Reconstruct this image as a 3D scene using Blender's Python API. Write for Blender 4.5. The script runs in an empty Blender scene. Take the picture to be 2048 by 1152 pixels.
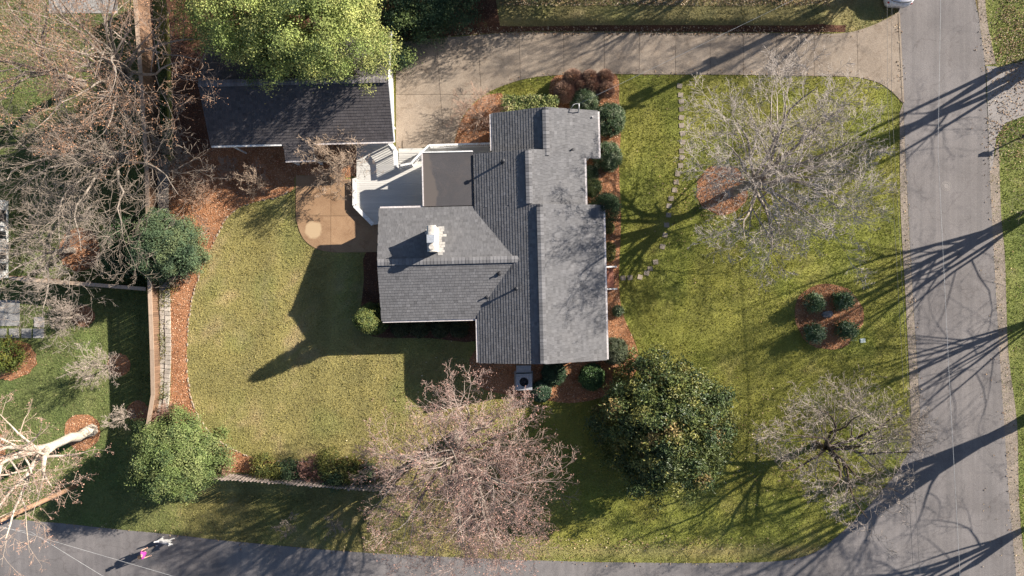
import bpy, bmesh, math, random
import numpy as np
from mathutils import Vector, Matrix

# ------------------------------------------------------------------ camera, sky, sun, exposure
S = bpy.context.scene
COL = S.collection
CAM_H = 46.0
FOC = 1380.0                       # focal length in photograph pixels (2048 wide)
cam = bpy.data.cameras.new("camera")
cam.sensor_width = 36.0
cam.lens = 36.0 * FOC / 2048.0
cam.clip_end = 3000
camo = bpy.data.objects.new("camera", cam)
camo.location = (0, 0, CAM_H)
COL.objects.link(camo)
S.camera = camo

SUN_EL = math.radians(27.3)
SUN_DIR = Vector((0.896 * math.cos(SUN_EL), 0.444 * math.cos(SUN_EL), math.sin(SUN_EL)))   # towards the sun
world = bpy.data.worlds.new("World")
S.world = world
world.use_nodes = True
wn = world.node_tree
bg = wn.nodes["Background"]
sky = wn.nodes.new("ShaderNodeTexSky")
sky.sky_type = 'NISHITA'
sky.sun_disc = False
sky.sun_elevation = SUN_EL
sky.sun_rotation = math.atan2(SUN_DIR.x, SUN_DIR.y)
wn.links.new(sky.outputs[0], bg.inputs[0])
bg.inputs[1].default_value = 0.058
sky.ozone_density = 3.0
sun = bpy.data.lights.new("sun", 'SUN')
sun.energy = 5.0
sun.angle = math.radians(0.53)
sun.color = (1.0, 0.925, 0.82)
suno = bpy.data.objects.new("sun", sun)
suno.rotation_euler = SUN_DIR.to_track_quat('Z', 'Y').to_euler()
suno.location = (60, 30, 40)
COL.objects.link(suno)
S.view_settings.view_transform = 'Standard'
S.view_settings.look = 'None'
S.view_settings.exposure = 1.12
S.view_settings.gamma = 1.0

random.seed(7)
RNG = np.random.default_rng(11)

# ------------------------------------------------------------------ terrain height and pixel -> world
def sst(a, b, x):
    t = np.clip((np.asarray(x, float) - a) / (b - a), 0, 1)
    return t * t * (3 - 2 * t)

DROP = 1.3
def H(x, y):
    x = np.asarray(x, float); y = np.asarray(y, float)
    s1 = sst(-22.95, -23.55, x)
    s2 = sst(-8.0, -26.0, x)
    v = sst(-12.1, -13.9, y)
    z = -DROP * ((1 - v) * s1 + v * s2)
    z = z + 0.75 * sst(16.95, 17.75, y) * sst(-3.0, -1.0, x) * (1 - sst(20.0, 22.0, x))
    return z

def hz(x, y):
    return float(H(x, y))

def W(px, py, z=0.0):
    k = (CAM_H - z) / FOC
    return ((px - 1024) * k, (576 - py) * k)

def G(px, py, off=0.0):
    z = 0.0
    for _ in range(6):
        x, y = W(px, py, z + off)
        z = hz(x, y)
    return Vector((x, y, z))

TH = math.radians(1.4)             # the house and garage are turned this much
# ------------------------------------------------------------------ helpers
def link(o, parent=None):
    COL.objects.link(o)
    if parent is not None:
        o.parent = parent
    return o

def tag(o, label=None, cat=None, group=None, kind=None):
    if label: o["label"] = label
    if cat: o["category"] = cat
    if group: o["group"] = group
    if kind: o["kind"] = kind
    return o

def empty(name, loc=(0, 0, 0), rz=0.0):
    o = bpy.data.objects.new(name, None)
    o.empty_display_size = 0.2
    o.location = loc
    o.rotation_euler = (0, 0, rz)
    COL.objects.link(o)
    return o

def mesh_obj(name, me, mat, parent=None):
    if mat is not None and not me.materials:
        me.materials.append(mat)
    return link(bpy.data.objects.new(name, me), parent)

class MB:
    def __init__(s):
        s.v = []; s.f = []; s.sm = []
    def add(s, vs, fs, smooth=False):
        b = len(s.v)
        s.v.extend([tuple(p) for p in vs])
        for f in fs:
            s.f.append(tuple(b + i for i in f)); s.sm.append(smooth)
        return s
    def box(s, c, d, rz=0.0, tilt=None):
        hx, hy, hh = d[0] / 2, d[1] / 2, d[2] / 2
        M = Matrix.Rotation(rz, 3, 'Z')
        if tilt is not None: M = M @ tilt
        vs = [Vector(c) + M @ Vector((sx * hx, sy * hy, sz * hh)) for sz in (-1, 1) for sx, sy in ((-1, -1), (1, -1), (1, 1), (-1, 1))]
        return s.add(vs, [(3, 2, 1, 0), (4, 5, 6, 7), (0, 1, 5, 4), (1, 2, 6, 5), (2, 3, 7, 6), (3, 0, 4, 7)])
    def box2(s, a, b):
        return s.box([(a[i] + b[i]) / 2 for i in range(3)], [abs(b[i] - a[i]) for i in range(3)])
    def beam(s, p, q, w, h):
        p, q = Vector(p), Vector(q)
        d = (q - p); L = d.length; d.normalize()
        up = Vector((0, 0, 1)) if abs(d.z) < 0.95 else Vector((0, 1, 0))
        r = d.cross(up).normalized(); u = r.cross(d)
        vs = []
        for e in (p, q):
            for a, b in ((-1, -1), (1, -1), (1, 1), (-1, 1)):
                vs.append(e + r * a * w / 2 + u * b * h / 2)
        return s.add(vs, [(3, 2, 1, 0), (4, 5, 6, 7), (0, 1, 5, 4), (1, 2, 6, 5), (2, 3, 7, 6), (3, 0, 4, 7)])
    def prism(s, poly, z0, z1):
        n = len(poly)
        vs = [(x, y, z0) for x, y in poly] + [(x, y, z1) for x, y in poly]
        fs = [tuple(range(n, 2 * n)), tuple(reversed(range(n)))]
        fs += [(i, (i + 1) % n, n + (i + 1) % n, n + i) for i in range(n)]
        return s.add(vs, fs)
    def tube(s, pts, rad, n=8, caps=True, smooth=True):
        pts = [Vector(p) for p in pts]
        if not hasattr(rad, '__len__'): rad = [rad] * len(pts)
        vs = []
        for i, p in enumerate(pts):
            d = (pts[min(i + 1, len(pts) - 1)] - pts[max(i - 1, 0)]).normalized()
            up = Vector((0, 0, 1)) if abs(d.z) < 0.9 else Vector((1, 0, 0))
            a = d.cross(up).normalized(); b = a.cross(d)
            for k in range(n):
                t = 2 * math.pi * k / n
                vs.append(p + (a * math.cos(t) + b * math.sin(t)) * rad[i])
        m = len(pts)
        base = len(s.v)
        s.add(vs, [(i * n + k, i * n + (k + 1) % n, (i + 1) * n + (k + 1) % n, (i + 1) * n + k) for i in range(m - 1) for k in range(n)], smooth)
        if caps:
            s.f.append(tuple(base + k for k in reversed(range(n)))); s.sm.append(False)
            s.f.append(tuple(base + (m - 1) * n + k for k in range(n))); s.sm.append(False)
        return s
    def ball(s, c, r, seg=10, rings=6):
        if not hasattr(r, '__len__'): r = (r, r, r)
        vs = [(c[0], c[1], c[2] - r[2])]
        for i in range(1, rings):
            ph = -math.pi / 2 + math.pi * i / rings
            for k in range(seg):
                t = 2 * math.pi * k / seg
                vs.append((c[0] + r[0] * math.cos(ph) * math.cos(t), c[1] + r[1] * math.cos(ph) * math.sin(t), c[2] + r[2] * math.sin(ph)))
        vs.append((c[0], c[1], c[2] + r[2]))
        fs = [(0, 1 + (k + 1) % seg, 1 + k) for k in range(seg)]
        for i in range(rings - 2):
            fs += [(1 + i * seg + k, 1 + i * seg + (k + 1) % seg, 1 + (i + 1) * seg + (k + 1) % seg, 1 + (i + 1) * seg + k) for k in range(seg)]
        t = len(vs) - 1
        fs += [(1 + (rings - 2) * seg + k, 1 + (rings - 2) * seg + (k + 1) % seg, t) for k in range(seg)]
        return s.add(vs, fs, True)
    def mesh(s, name):
        me = bpy.data.meshes.new(name)
        me.from_pydata(s.v, [], s.f)
        me.polygons.foreach_set("use_smooth", s.sm)
        bm = bmesh.new(); bm.from_mesh(me)
        bmesh.ops.recalc_face_normals(bm, faces=bm.faces)
        bm.to_mesh(me); bm.free()
        return me
    def build(s, name, mat, parent=None):
        return mesh_obj(name, s.mesh(name), mat, parent)

def np_mesh(name, V, F, col=None, smooth=False):
    V = np.asarray(V, np.float32); F = np.asarray(F, np.int32)
    me = bpy.data.meshes.new(name)
    n, k = F.shape
    me.vertices.add(len(V)); me.vertices.foreach_set("co", V.ravel())
    me.loops.add(n * k); me.loops.foreach_set("vertex_index", F.ravel())
    me.polygons.add(n)
    me.polygons.foreach_set("loop_start", np.arange(0, n * k, k, dtype=np.int32))
    me.polygons.foreach_set("loop_total", np.full(n, k, np.int32))
    me.polygons.foreach_set("use_smooth", np.full(n, bool(smooth)))
    me.update(calc_edges=True)
    if col is not None:
        a = me.color_attributes.new("Col", 'FLOAT_COLOR', 'POINT')
        c = np.ones((len(V), 4), np.float32); c[:, :3] = col
        a.data.foreach_set("color", c.ravel())
    return me

def in_poly(x, y, poly):
    P = np.asarray(poly, float)
    ins = np.zeros(x.shape, bool)
    bb = (x > P[:, 0].min()) & (x < P[:, 0].max()) & (y > P[:, 1].min()) & (y < P[:, 1].max())
    idx = np.nonzero(bb)[0]
    if len(idx) == 0: return ins
    xs, ys = x[idx], y[idx]
    r = np.zeros(len(idx), bool)
    for i in range(len(P)):
        x0, y0 = P[i]; x1, y1 = P[(i + 1) % len(P)]
        if y0 == y1: continue
        c = ((y0 > ys) != (y1 > ys)) & (xs < (x1 - x0) * (ys - y0) / (y1 - y0) + x0)
        r ^= c
    ins[idx] = r
    return ins

_vn = {}
def vnoise(x, y, scale, seed=0):
    """smooth value noise in 0..1"""
    if seed not in _vn: _vn[seed] = np.random.default_rng(1000 + seed).random((256, 256))
    T = _vn[seed]
    u = np.asarray(x) * scale + 1000; v = np.asarray(y) * scale + 1000
    i = np.floor(u).astype(int); j = np.floor(v).astype(int)
    fu = u - i; fv = v - j
    fu = fu * fu * (3 - 2 * fu); fv = fv * fv * (3 - 2 * fv)
    g = lambda a, b: T[a & 255, b & 255]
    return (g(i, j) * (1 - fu) + g(i + 1, j) * fu) * (1 - fv) + (g(i, j + 1) * (1 - fu) + g(i + 1, j + 1) * fu) * fv

def smooth_closed(pts, n=5):
    out = []
    m = len(pts)
    for i in range(m):
        p0, p1, p2, p3 = [np.array(pts[(i + k - 1) % m], float) for k in range(4)]
        for t in np.arange(n) / n:
            out.append(tuple(0.5 * ((2 * p1) + (-p0 + p2) * t + (2 * p0 - 5 * p1 + 4 * p2 - p3) * t * t + (-p0 + 3 * p1 - 3 * p2 + p3) * t ** 3)))
    return out

def smooth_open(pts, n=5):
    out = []
    m = len(pts)
    for i in range(m - 1):
        p0, p1, p2, p3 = [np.array(pts[min(max(i + k - 1, 0), m - 1)], float) for k in range(4)]
        for t in np.arange(n) / n:
            out.append(tuple(0.5 * ((2 * p1) + (-p0 + p2) * t + (2 * p0 - 5 * p1 + 4 * p2 - p3) * t * t + (-p0 + 3 * p1 - 3 * p2 + p3) * t ** 3)))
    out.append(tuple(pts[-1]))
    return out

def gpoly(px):
    return [tuple(G(*p)[:2]) for p in px]

def clip_half(poly, nx, ny, c):
    """keep nx*x+ny*y <= c"""
    out = []
    n = len(poly)
    for i in range(n):
        a = poly[i]; b = poly[(i + 1) % n]
        da = nx * a[0] + ny * a[1] - c; db = nx * b[0] + ny * b[1] - c
        if da <= 0: out.append(a)
        if (da < 0 < db) or (db < 0 < da):
            t = da / (da - db)
            out.append((a[0] + (b[0] - a[0]) * t, a[1] + (b[1] - a[1]) * t))
    return out

def area(p):
    return abs(sum(p[i][0] * p[(i + 1) % len(p)][1] - p[(i + 1) % len(p)][0] * p[i][1] for i in range(len(p)))) / 2

# ------------------------------------------------------------------ materials
def new_mat(name):
    m = bpy.data.materials.new(name)
    m.use_nodes = True
    nt = m.node_tree
    return m, nt, nt.nodes["Principled BSDF"]

def N(nt, t, **kw):
    n = nt.nodes.new(t)
    for k, v in kw.items(): setattr(n, k, v)
    return n

def ramp(nt, stops):
    r = N(nt, "ShaderNodeValToRGB")
    e = r.color_ramp.elements
    e[0].position, e[0].color = stops[0][0], (*stops[0][1], 1)
    e[1].position, e[1].color = stops[-1][0], (*stops[-1][1], 1)
    for p, c in stops[1:-1]:
        k = e.new(p); k.color = (*c, 1)
    return r

def mix(nt, fac, a, b, mode='MIX'):
    m = N(nt, "ShaderNodeMix", data_type='RGBA', blend_type=mode)
    for sock, val in ((m.inputs[0], fac), (m.inputs[6], a), (m.inputs[7], b)):
        if isinstance(val, bpy.types.NodeSocket): nt.links.new(val, sock)
        elif isinstance(val, tuple): sock.default_value = (*val, 1)
        else: sock.default_value = val
    return m.outputs[2]

def noise(nt, scale, detail=4, rough=0.6, coord=None, dist=0.0):
    n = N(nt, "ShaderNodeTexNoise")
    n.inputs["Scale"].default_value = scale
    n.inputs["Detail"].default_value = detail
    n.inputs["Roughness"].default_value = rough
    n.inputs["Distortion"].default_value = dist
    if coord is not None: nt.links.new(coord, n.inputs["Vector"])
    return n.outputs["Fac"]

def surf(name, c1, c2, big=0.25, fine=14.0, rough=0.85, bump=0.3, bdist=0.02, speck=None, spec=0.3, stain=None, attr=False):
    """two-colour large mottling x fine grain, with fine relief"""
    m, nt, p = new_mat(name)
    geo = N(nt, "ShaderNodeNewGeometry")
    co = geo.outputs["Position"]
    r = ramp(nt, [(0.32, c1), (0.68, c2)])
    nt.links.new(noise(nt, big, 5, 0.65, co, 0.4), r.inputs[0])
    fr = ramp(nt, [(0.25, (0.62, 0.62, 0.62)), (0.75, (1.32, 1.32, 1.32))])
    fn = noise(nt, fine, 3, 0.7, co)
    nt.links.new(fn, fr.inputs[0])
    c = mix(nt, 1.0, r.outputs[0], fr.outputs[0], 'MULTIPLY')
    if stain:
        sr = ramp(nt, [(0.52, (1, 1, 1)), (0.72, stain)])
        nt.links.new(noise(nt, big * 2.7, 6, 0.7, co, 1.2), sr.inputs[0])
        c = mix(nt, 1.0, c, sr.outputs[0], 'MULTIPLY')
    if speck:
        sp = ramp(nt, [(0.62, (0, 0, 0)), (0.72, (1, 1, 1))])
        nt.links.new(noise(nt, fine * 2.2, 1, 0.5, co), sp.inputs[0])
        c = mix(nt, sp.outputs[0], c, speck)
    if attr:
        at = N(nt, "ShaderNodeAttribute", attribute_name="Col")
        c = mix(nt, 1.0, c, at.outputs["Color"], 'MULTIPLY')
    nt.links.new(c, p.inputs["Base Color"])
    p.inputs["Roughness"].default_value = rough
    p.inputs["Specular IOR Level"].default_value = spec
    b = N(nt, "ShaderNodeBump")
    b.inputs["Strength"].default_value = bump
    b.inputs["Distance"].default_value = bdist
    nt.links.new(fn, b.inputs["Height"])
    nt.links.new(b.outputs[0], p.inputs["Normal"])
    return m

def attr_mat(name, rough=0.7, trans=0.0, spec=0.25, obj_var=0.0):
    m, nt, p = new_mat(name)
    at = N(nt, "ShaderNodeAttribute", attribute_name="Col")
    c = at.outputs["Color"]
    nt.links.new(c, p.inputs["Base Color"])
    p.inputs["Roughness"].default_value = rough
    p.inputs["Specular IOR Level"].default_value = spec
    if trans:
        t = N(nt, "ShaderNodeBsdfTranslucent")
        nt.links.new(c, t.inputs[0])
        mx = N(nt, "ShaderNodeMixShader"); mx.inputs[0].default_value = trans
        nt.links.new(p.outputs[0], mx.inputs[1]); nt.links.new(t.outputs[0], mx.inputs[2])
        nt.links.new(mx.outputs[0], nt.nodes["Material Output"].inputs[0])
    return m

def wood(name, c1, c2, scale=6.0, stretch=(1, 1, 12), rnd=0.35, rough=0.8):
    m, nt, p = new_mat(name)
    tc = N(nt, "ShaderNodeTexCoord")
    mp = N(nt, "ShaderNodeMapping"); mp.inputs["Scale"].default_value = stretch
    nt.links.new(tc.outputs["Object"], mp.inputs[0])
    r = ramp(nt, [(0.3, c1), (0.7, c2)])
    f = noise(nt, scale, 4, 0.6, mp.outputs[0], 0.6)
    nt.links.new(f, r.inputs[0])
    oi = N(nt, "ShaderNodeObjectInfo")
    rr = ramp(nt, [(0.0, (1 - rnd,) * 3), (1.0, (1 + rnd,) * 3)])
    nt.links.new(oi.outputs["Random"], rr.inputs[0])
    nt.links.new(mix(nt, 1.0, r.outputs[0], rr.outputs[0], 'MULTIPLY'), p.inputs["Base Color"])
    p.inputs["Roughness"].default_value = rough
    b = N(nt, "ShaderNodeBump"); b.inputs["Strength"].default_value = 0.3; b.inputs["Distance"].default_value = 0.01
    nt.links.new(f, b.inputs["Height"]); nt.links.new(b.outputs[0], p.inputs["Normal"])
    return m

M = {}
M['ground'] = surf('lawn_soil', (0.85, 0.85, 0.85), (1.15, 1.1, 1.0), 0.6, 9.0, 0.95, 0.9, 0.06, attr=True)
M['grass'] = attr_mat('grass_blades', 0.75, 0.30)
M['leaf'] = attr_mat('leaf_matte', 0.6, 0.16, 0.3)
M['leaf_gloss'] = attr_mat('leaf_glossy', 0.50, 0.08, 0.38)
M['litter'] = attr_mat('dry_litter', 0.85)
M['twig'] = attr_mat('twig_bark', 0.8)
M['asphalt'] = surf('asphalt', (0.158, 0.144, 0.140), (0.204, 0.188, 0.184), 0.22, 26.0, 0.9, 0.35, 0.01, speck=(0.30, 0.265, 0.245), stain=(0.76, 0.76, 0.78))
M['asphalt_side'] = surf('asphalt_grey', (0.24, 0.215, 0.20), (0.30, 0.275, 0.26), 0.4, 22.0, 0.9, 0.4, 0.01, speck=(0.4, 0.36, 0.33), stain=(0.8, 0.8, 0.8))
M['shoulder'] = surf('gravel_shoulder', (0.20, 0.165, 0.135), (0.32, 0.26, 0.21), 0.7, 11.0, 0.95, 0.9, 0.03, speck=(0.42, 0.36, 0.30))
M['concrete'] = surf('driveway_concrete', (0.235, 0.185, 0.140), (0.325, 0.262, 0.202), 0.45, 18.0, 0.88, 0.25, 0.008, stain=(0.70, 0.66, 0.62), speck=(0.40, 0.34, 0.29))
M['joint'] = surf('joint_dirt', (0.07, 0.055, 0.045), (0.11, 0.09, 0.07), 1.0, 20, 0.95)
M['patio'] = surf('exposed_aggregate', (0.27, 0.160, 0.088), (0.37, 0.235, 0.135), 0.6, 24.0, 0.85, 0.35, 0.01, speck=(0.38, 0.28, 0.19), stain=(0.72, 0.66, 0.62))
M['mulch'] = surf('mulch_bed', (0.26, 0.115, 0.053), (0.46, 0.225, 0.115), 0.8, 13.0, 0.95, 1.0, 0.05, stain=(0.6, 0.55, 0.5))
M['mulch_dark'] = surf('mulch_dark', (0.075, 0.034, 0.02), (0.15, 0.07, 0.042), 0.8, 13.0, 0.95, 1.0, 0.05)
M['shingle'] = surf('asphalt_shingle', (0.93, 0.93, 0.94), (1.07, 1.06, 1.05), 0.5, 34.0, 0.92, 0.25, 0.006, attr=True)
M['roofdeck'] = surf('roof_underlay', (0.10, 0.10, 0.105), (0.14, 0.14, 0.14), 0.8, 20)
M['membrane'] = surf('flat_roof_membrane', (0.060, 0.057, 0.060), (0.082, 0.076, 0.078), 0.35, 20.0, 0.8, 0.2, 0.006, stain=(1.25, 1.16, 1.08))
M['white'] = surf('white_paint', (0.70, 0.69, 0.67), (0.80, 0.79, 0.77), 0.9, 10.0, 0.6, 0.06, 0.003)
M['siding'] = surf('pale_siding', (0.60, 0.59, 0.56), (0.70, 0.69, 0.66), 0.9, 12.0, 0.65, 0.06, 0.003)
M['trim'] = surf('gutter_metal', (0.55, 0.50, 0.49), (0.66, 0.61, 0.59), 1.5, 10.0, 0.5, 0.05, 0.003)
M['deck'] = wood('painted_deck_board', (0.50, 0.485, 0.455), (0.60, 0.58, 0.54), 3.0, (1, 10, 1), 0.07, 0.7)
M['chimney'] = surf('painted_chimney', (0.50, 0.455, 0.40), (0.66, 0.62, 0.56), 1.4, 9.0, 0.75, 0.3, 0.01, stain=(0.86, 0.82, 0.76))
M['flashing'] = surf('lead_flashing', (0.30, 0.285, 0.27), (0.46, 0.44, 0.41), 2.0, 9.0, 0.8, 0.1, 0.004)
M['metal'] = surf('galvanised_metal', (0.30, 0.32, 0.35), (0.40, 0.42, 0.45), 1.8, 18.0, 0.45, 0.05, 0.003)
M['dark'] = surf('dark_metal', (0.035, 0.035, 0.04), (0.06, 0.06, 0.065), 1.0, 20.0, 0.5, 0.05, 0.003)
M['glass'] = surf('window_glass', (0.02, 0.025, 0.03), (0.04, 0.045, 0.05), 1, 3, 0.08, 0.0, 0.001, spec=0.6)
M['brick'] = surf('red_brick', (0.30, 0.125, 0.085), (0.45, 0.215, 0.15), 2.0, 22.0, 0.9, 0.4, 0.01)
M['fence'] = wood('cedar_fence', (0.14, 0.078, 0.046), (0.24, 0.145, 0.090), 4.0, (6, 6, 1), 0.25)
M['fence_cap'] = wood('cedar_cap', (0.34, 0.24, 0.165), (0.48, 0.36, 0.265), 4.0, (6, 1, 6), 0.2)
M['picket'] = wood('weathered_picket', (0.30, 0.235, 0.20), (0.44, 0.36, 0.315), 4.0, (8, 8, 1), 0.22)
M['pole'] = wood('pole_wood', (0.30, 0.17, 0.10), (0.44, 0.27, 0.17), 3.0, (6, 6, 0.7), 0.1)
M['block'] = surf('wall_block', (0.33, 0.285, 0.24), (0.50, 0.45, 0.39), 1.6, 16.0, 0.92, 0.5, 0.015, stain=(0.78, 0.78, 0.62))
M['stone'] = surf('pale_stone', (0.27, 0.21, 0.15), (0.46, 0.37, 0.28), 2.5, 14.0, 0.9, 0.5, 0.015)
M['stepstone'] = surf('stepping_stone', (0.25, 0.205, 0.155), (0.34, 0.285, 0.22), 2.0, 20.0, 0.9, 0.3, 0.01)
M['flag'] = surf('neighbour_flagstone', (0.28, 0.27, 0.255), (0.42, 0.40, 0.375), 0.9, 14.0, 0.85, 0.3, 0.01, stain=(0.8, 0.8, 0.8))
M['rock'] = surf('grey_boulder', (0.13, 0.13, 0.14), (0.30, 0.29, 0.29), 3.0, 16.0, 0.85, 0.7, 0.03)
M['cover'] = surf('plastic_cover', (0.50, 0.58, 0.55), (0.58, 0.65, 0.62), 2.0, 10.0, 0.5, 0.05)
M['bark'] = surf('grey_bark', (0.155, 0.125, 0.10), (0.29, 0.245, 0.20), 2.4, 20.0, 0.92, 0.8, 0.03)
M['bark_pale'] = surf('pale_grey_bark', (0.22, 0.18, 0.145), (0.37, 0.315, 0.265), 2.4, 20.0, 0.9, 0.6, 0.02)
M['bark_white'] = surf('sycamore_bark', (0.44, 0.37, 0.295), (0.64, 0.57, 0.48), 1.8, 10.0, 0.85, 0.4, 0.02, stain=(0.62, 0.55, 0.48))
M['bark_dark'] = surf('brown_bark', (0.075, 0.05, 0.035), (0.14, 0.10, 0.075), 2.4, 20.0, 0.92, 0.8, 0.03)
M['wire'] = surf('cable', (0.14, 0.13, 0.125), (0.20, 0.19, 0.18), 1.0, 8.0, 0.5)
M['wire_pale'] = surf('aluminium_cable', (0.40, 0.40, 0.40), (0.50, 0.50, 0.50), 1.0, 8.0, 0.4)
M['carpaint'] = surf('car_paint_white', (0.66, 0.66, 0.70), (0.72, 0.72, 0.76), 0.6, 6.0, 0.22, 0.0, 0.001, spec=0.6)
M['rubber'] = surf('tyre_rubber', (0.02, 0.02, 0.02), (0.035, 0.035, 0.035), 3, 20, 0.9)
M['lamp_red'] = surf('tail_lamp', (0.35, 0.02, 0.02), (0.45, 0.03, 0.03), 2, 8, 0.3)
M['skin'] = surf('skin', (0.46, 0.29, 0.22), (0.54, 0.35, 0.27), 3, 12, 0.6, 0.05)
M['shirt'] = surf('magenta_shirt', (0.30, 0.035, 0.22), (0.42, 0.06, 0.31), 4, 20, 0.85, 0.2)
M['pants'] = surf('grey_leggings', (0.055, 0.05, 0.05), (0.10, 0.09, 0.085), 4, 20, 0.85, 0.2)
M['shoe'] = surf('pale_shoe', (0.6, 0.56, 0.54), (0.75, 0.72, 0.7), 4, 20, 0.7)
M['hair'] = surf('dark_hair', (0.03, 0.02, 0.015), (0.06, 0.04, 0.03), 6, 40, 0.6, 0.4)
M['fur'] = surf('white_fur', (0.40, 0.39, 0.38), (0.58, 0.57, 0.56), 3.5, 30, 0.9, 0.6, 0.02)
M['fur_grey'] = surf('grey_fur', (0.10, 0.10, 0.11), (0.20, 0.20, 0.21), 3.5, 30, 0.9, 0.6, 0.02)

def slab_tone(key, amt):
    nt = M[key].node_tree; p = nt.nodes["Principled BSDF"]
    src = p.inputs["Base Color"].links[0].from_socket
    oi = N(nt, "ShaderNodeObjectInfo")
    r = ramp(nt, [(0.0, (1 - amt, 1 - amt, 1 - amt)), (1.0, (1 + amt, 1 + amt, 1 + amt))]); nt.links.new(oi.outputs["Random"], r.inputs[0])
    nt.links.new(mix(nt, 1.0, src, r.outputs[0], 'MULTIPLY'), p.inputs["Base Color"])
for k_, a_ in (('concrete', 0.09), ('patio', 0.07), ('flag', 0.12), ('block', 0.16), ('stepstone', 0.14)): slab_tone(k_, a_)
def road_wear():
    nt = M['asphalt'].node_tree; p = nt.nodes["Principled BSDF"]
    src = p.inputs["Base Color"].links[0].from_socket
    geo = N(nt, "ShaderNodeNewGeometry")
    # long streaks of wear
    mp = N(nt, "ShaderNodeMapping"); mp.inputs["Scale"].default_value = (2.6, 0.05, 1); nt.links.new(geo.outputs["Position"], mp.inputs[0])
    r = ramp(nt, [(0.35, (0.90, 0.90, 0.90)), (0.65, (1.10, 1.09, 1.08))]); nt.links.new(noise(nt, 1.0, 3, 0.6, mp.outputs[0]), r.inputs[0])
    c = mix(nt, 1.0, src, r.outputs[0], 'MULTIPLY')
    # tar-filled cracks
    wv = N(nt, "ShaderNodeMix", data_type='VECTOR'); wv.inputs[0].default_value = 0.22
    nn = N(nt, "ShaderNodeTexNoise"); nn.inputs["Scale"].default_value = 0.8; nn.inputs["Detail"].default_value = 5; nt.links.new(geo.outputs["Position"], nn.inputs["Vector"])
    ad = N(nt, "ShaderNodeVectorMath", operation='MULTIPLY_ADD'); ad.inputs[1].default_value = (2.2, 2.2, 2.2); nt.links.new(nn.outputs["Color"], ad.inputs[0]); nt.links.new(geo.outputs["Position"], ad.inputs[2])
    vo = N(nt, "ShaderNodeTexVoronoi", feature='DISTANCE_TO_EDGE'); vo.inputs["Scale"].default_value = 0.16; nt.links.new(ad.outputs[0], vo.inputs["Vector"])
    cr = ramp(nt, [(0.002, (0.70, 0.68, 0.68)), (0.007, (1, 1, 1))]); nt.links.new(vo.outputs["Distance"], cr.inputs[0])
    c = mix(nt, 0.65, c, mix(nt, 1.0, c, cr.outputs[0], 'MULTIPLY'))
    # dark patches of repair
    pr = ramp(nt, [(0.60, (1, 1, 1)), (0.66, (0.82, 0.82, 0.83))]); nt.links.new(noise(nt, 0.12, 2, 0.4, geo.outputs["Position"], 0.3), pr.inputs[0])
    nt.links.new(mix(nt, 1.0, c, pr.outputs[0], 'MULTIPLY'), p.inputs["Base Color"])
road_wear()
def pond_stain():
    m = M['membrane']; nt = m.node_tree; p = nt.nodes["Principled BSDF"]
    src = p.inputs["Base Color"].links[0].from_socket
    tc = N(nt, "ShaderNodeTexCoord"); sx = N(nt, "ShaderNodeSeparateXYZ"); nt.links.new(tc.outputs["Generated"], sx.inputs[0])
    nz = noise(nt, 2.1, 3, 0.5, tc.outputs["Generated"])
    a = N(nt, "ShaderNodeMath", operation='MULTIPLY_ADD'); a.inputs[1].default_value = 0.9; nt.links.new(nz, a.inputs[0]); nt.links.new(sx.outputs[0], a.inputs[2])
    b = N(nt, "ShaderNodeMath", operation='MULTIPLY_ADD'); b.inputs[1].default_value = 0.22; nt.links.new(sx.outputs[1], b.inputs[0]); nt.links.new(a.outputs[0], b.inputs[2])
    r = ramp(nt, [(0.74, (1, 1, 1)), (0.80, (0, 0, 0))]); nt.links.new(b.outputs[0], r.inputs[0])
    nt.links.new(mix(nt, r.outputs[0], src, (0.112, 0.095, 0.086)), p.inputs["Base Color"])
pond_stain()
def pale_ring():
    m = M['patio']; nt = m.node_tree; p = nt.nodes["Principled BSDF"]
    src = p.inputs["Base Color"].links[0].from_socket
    geo = N(nt, "ShaderNodeNewGeometry")
    vm = N(nt, "ShaderNodeVectorMath", operation='DISTANCE'); nt.links.new(geo.outputs["Position"], vm.inputs[0]); vm.inputs[1].default_value = (*W(627, 460), 0.04)
    ad = N(nt, "ShaderNodeMath", operation='MULTIPLY_ADD'); ad.inputs[1].default_value = 0.35; nt.links.new(noise(nt, 3.0, 3, 0.5, geo.outputs["Position"]), ad.inputs[0]); nt.links.new(vm.outputs["Value"], ad.inputs[2])
    r = ramp(nt, [(0.66, (1, 1, 1)), (0.80, (0, 0, 0))]); nt.links.new(ad.outputs[0], r.inputs[0])
    nt.links.new(mix(nt, r.outputs[0], src, (0.46, 0.33, 0.20)), p.inputs["Base Color"])
pale_ring()

# ------------------------------------------------------------------ plan polygons (pixels -> metres on the ground)
DRIVE_TOP = [(792, 86), (860, 78), (960, 70), (1060, 64), (1200, 65), (1400, 66), (1600, 67), (1680, 67), (1725, 58), (1765, 42), (1797, 24)]
DRIVE_BOT = [(1806, 207), (1786, 186), (1760, 167), (1722, 156), (1680, 153), (1500, 150), (1300, 149), (1200, 148), (1120, 150), (1060, 156), (1010, 170), (968, 190), (938, 216), (919, 248), (907, 290)]
drive = [tuple(W(*p)) for p in smooth_open(DRIVE_TOP, 3) + smooth_open(DRIVE_BOT, 3) + [(792, 300)]]

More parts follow.
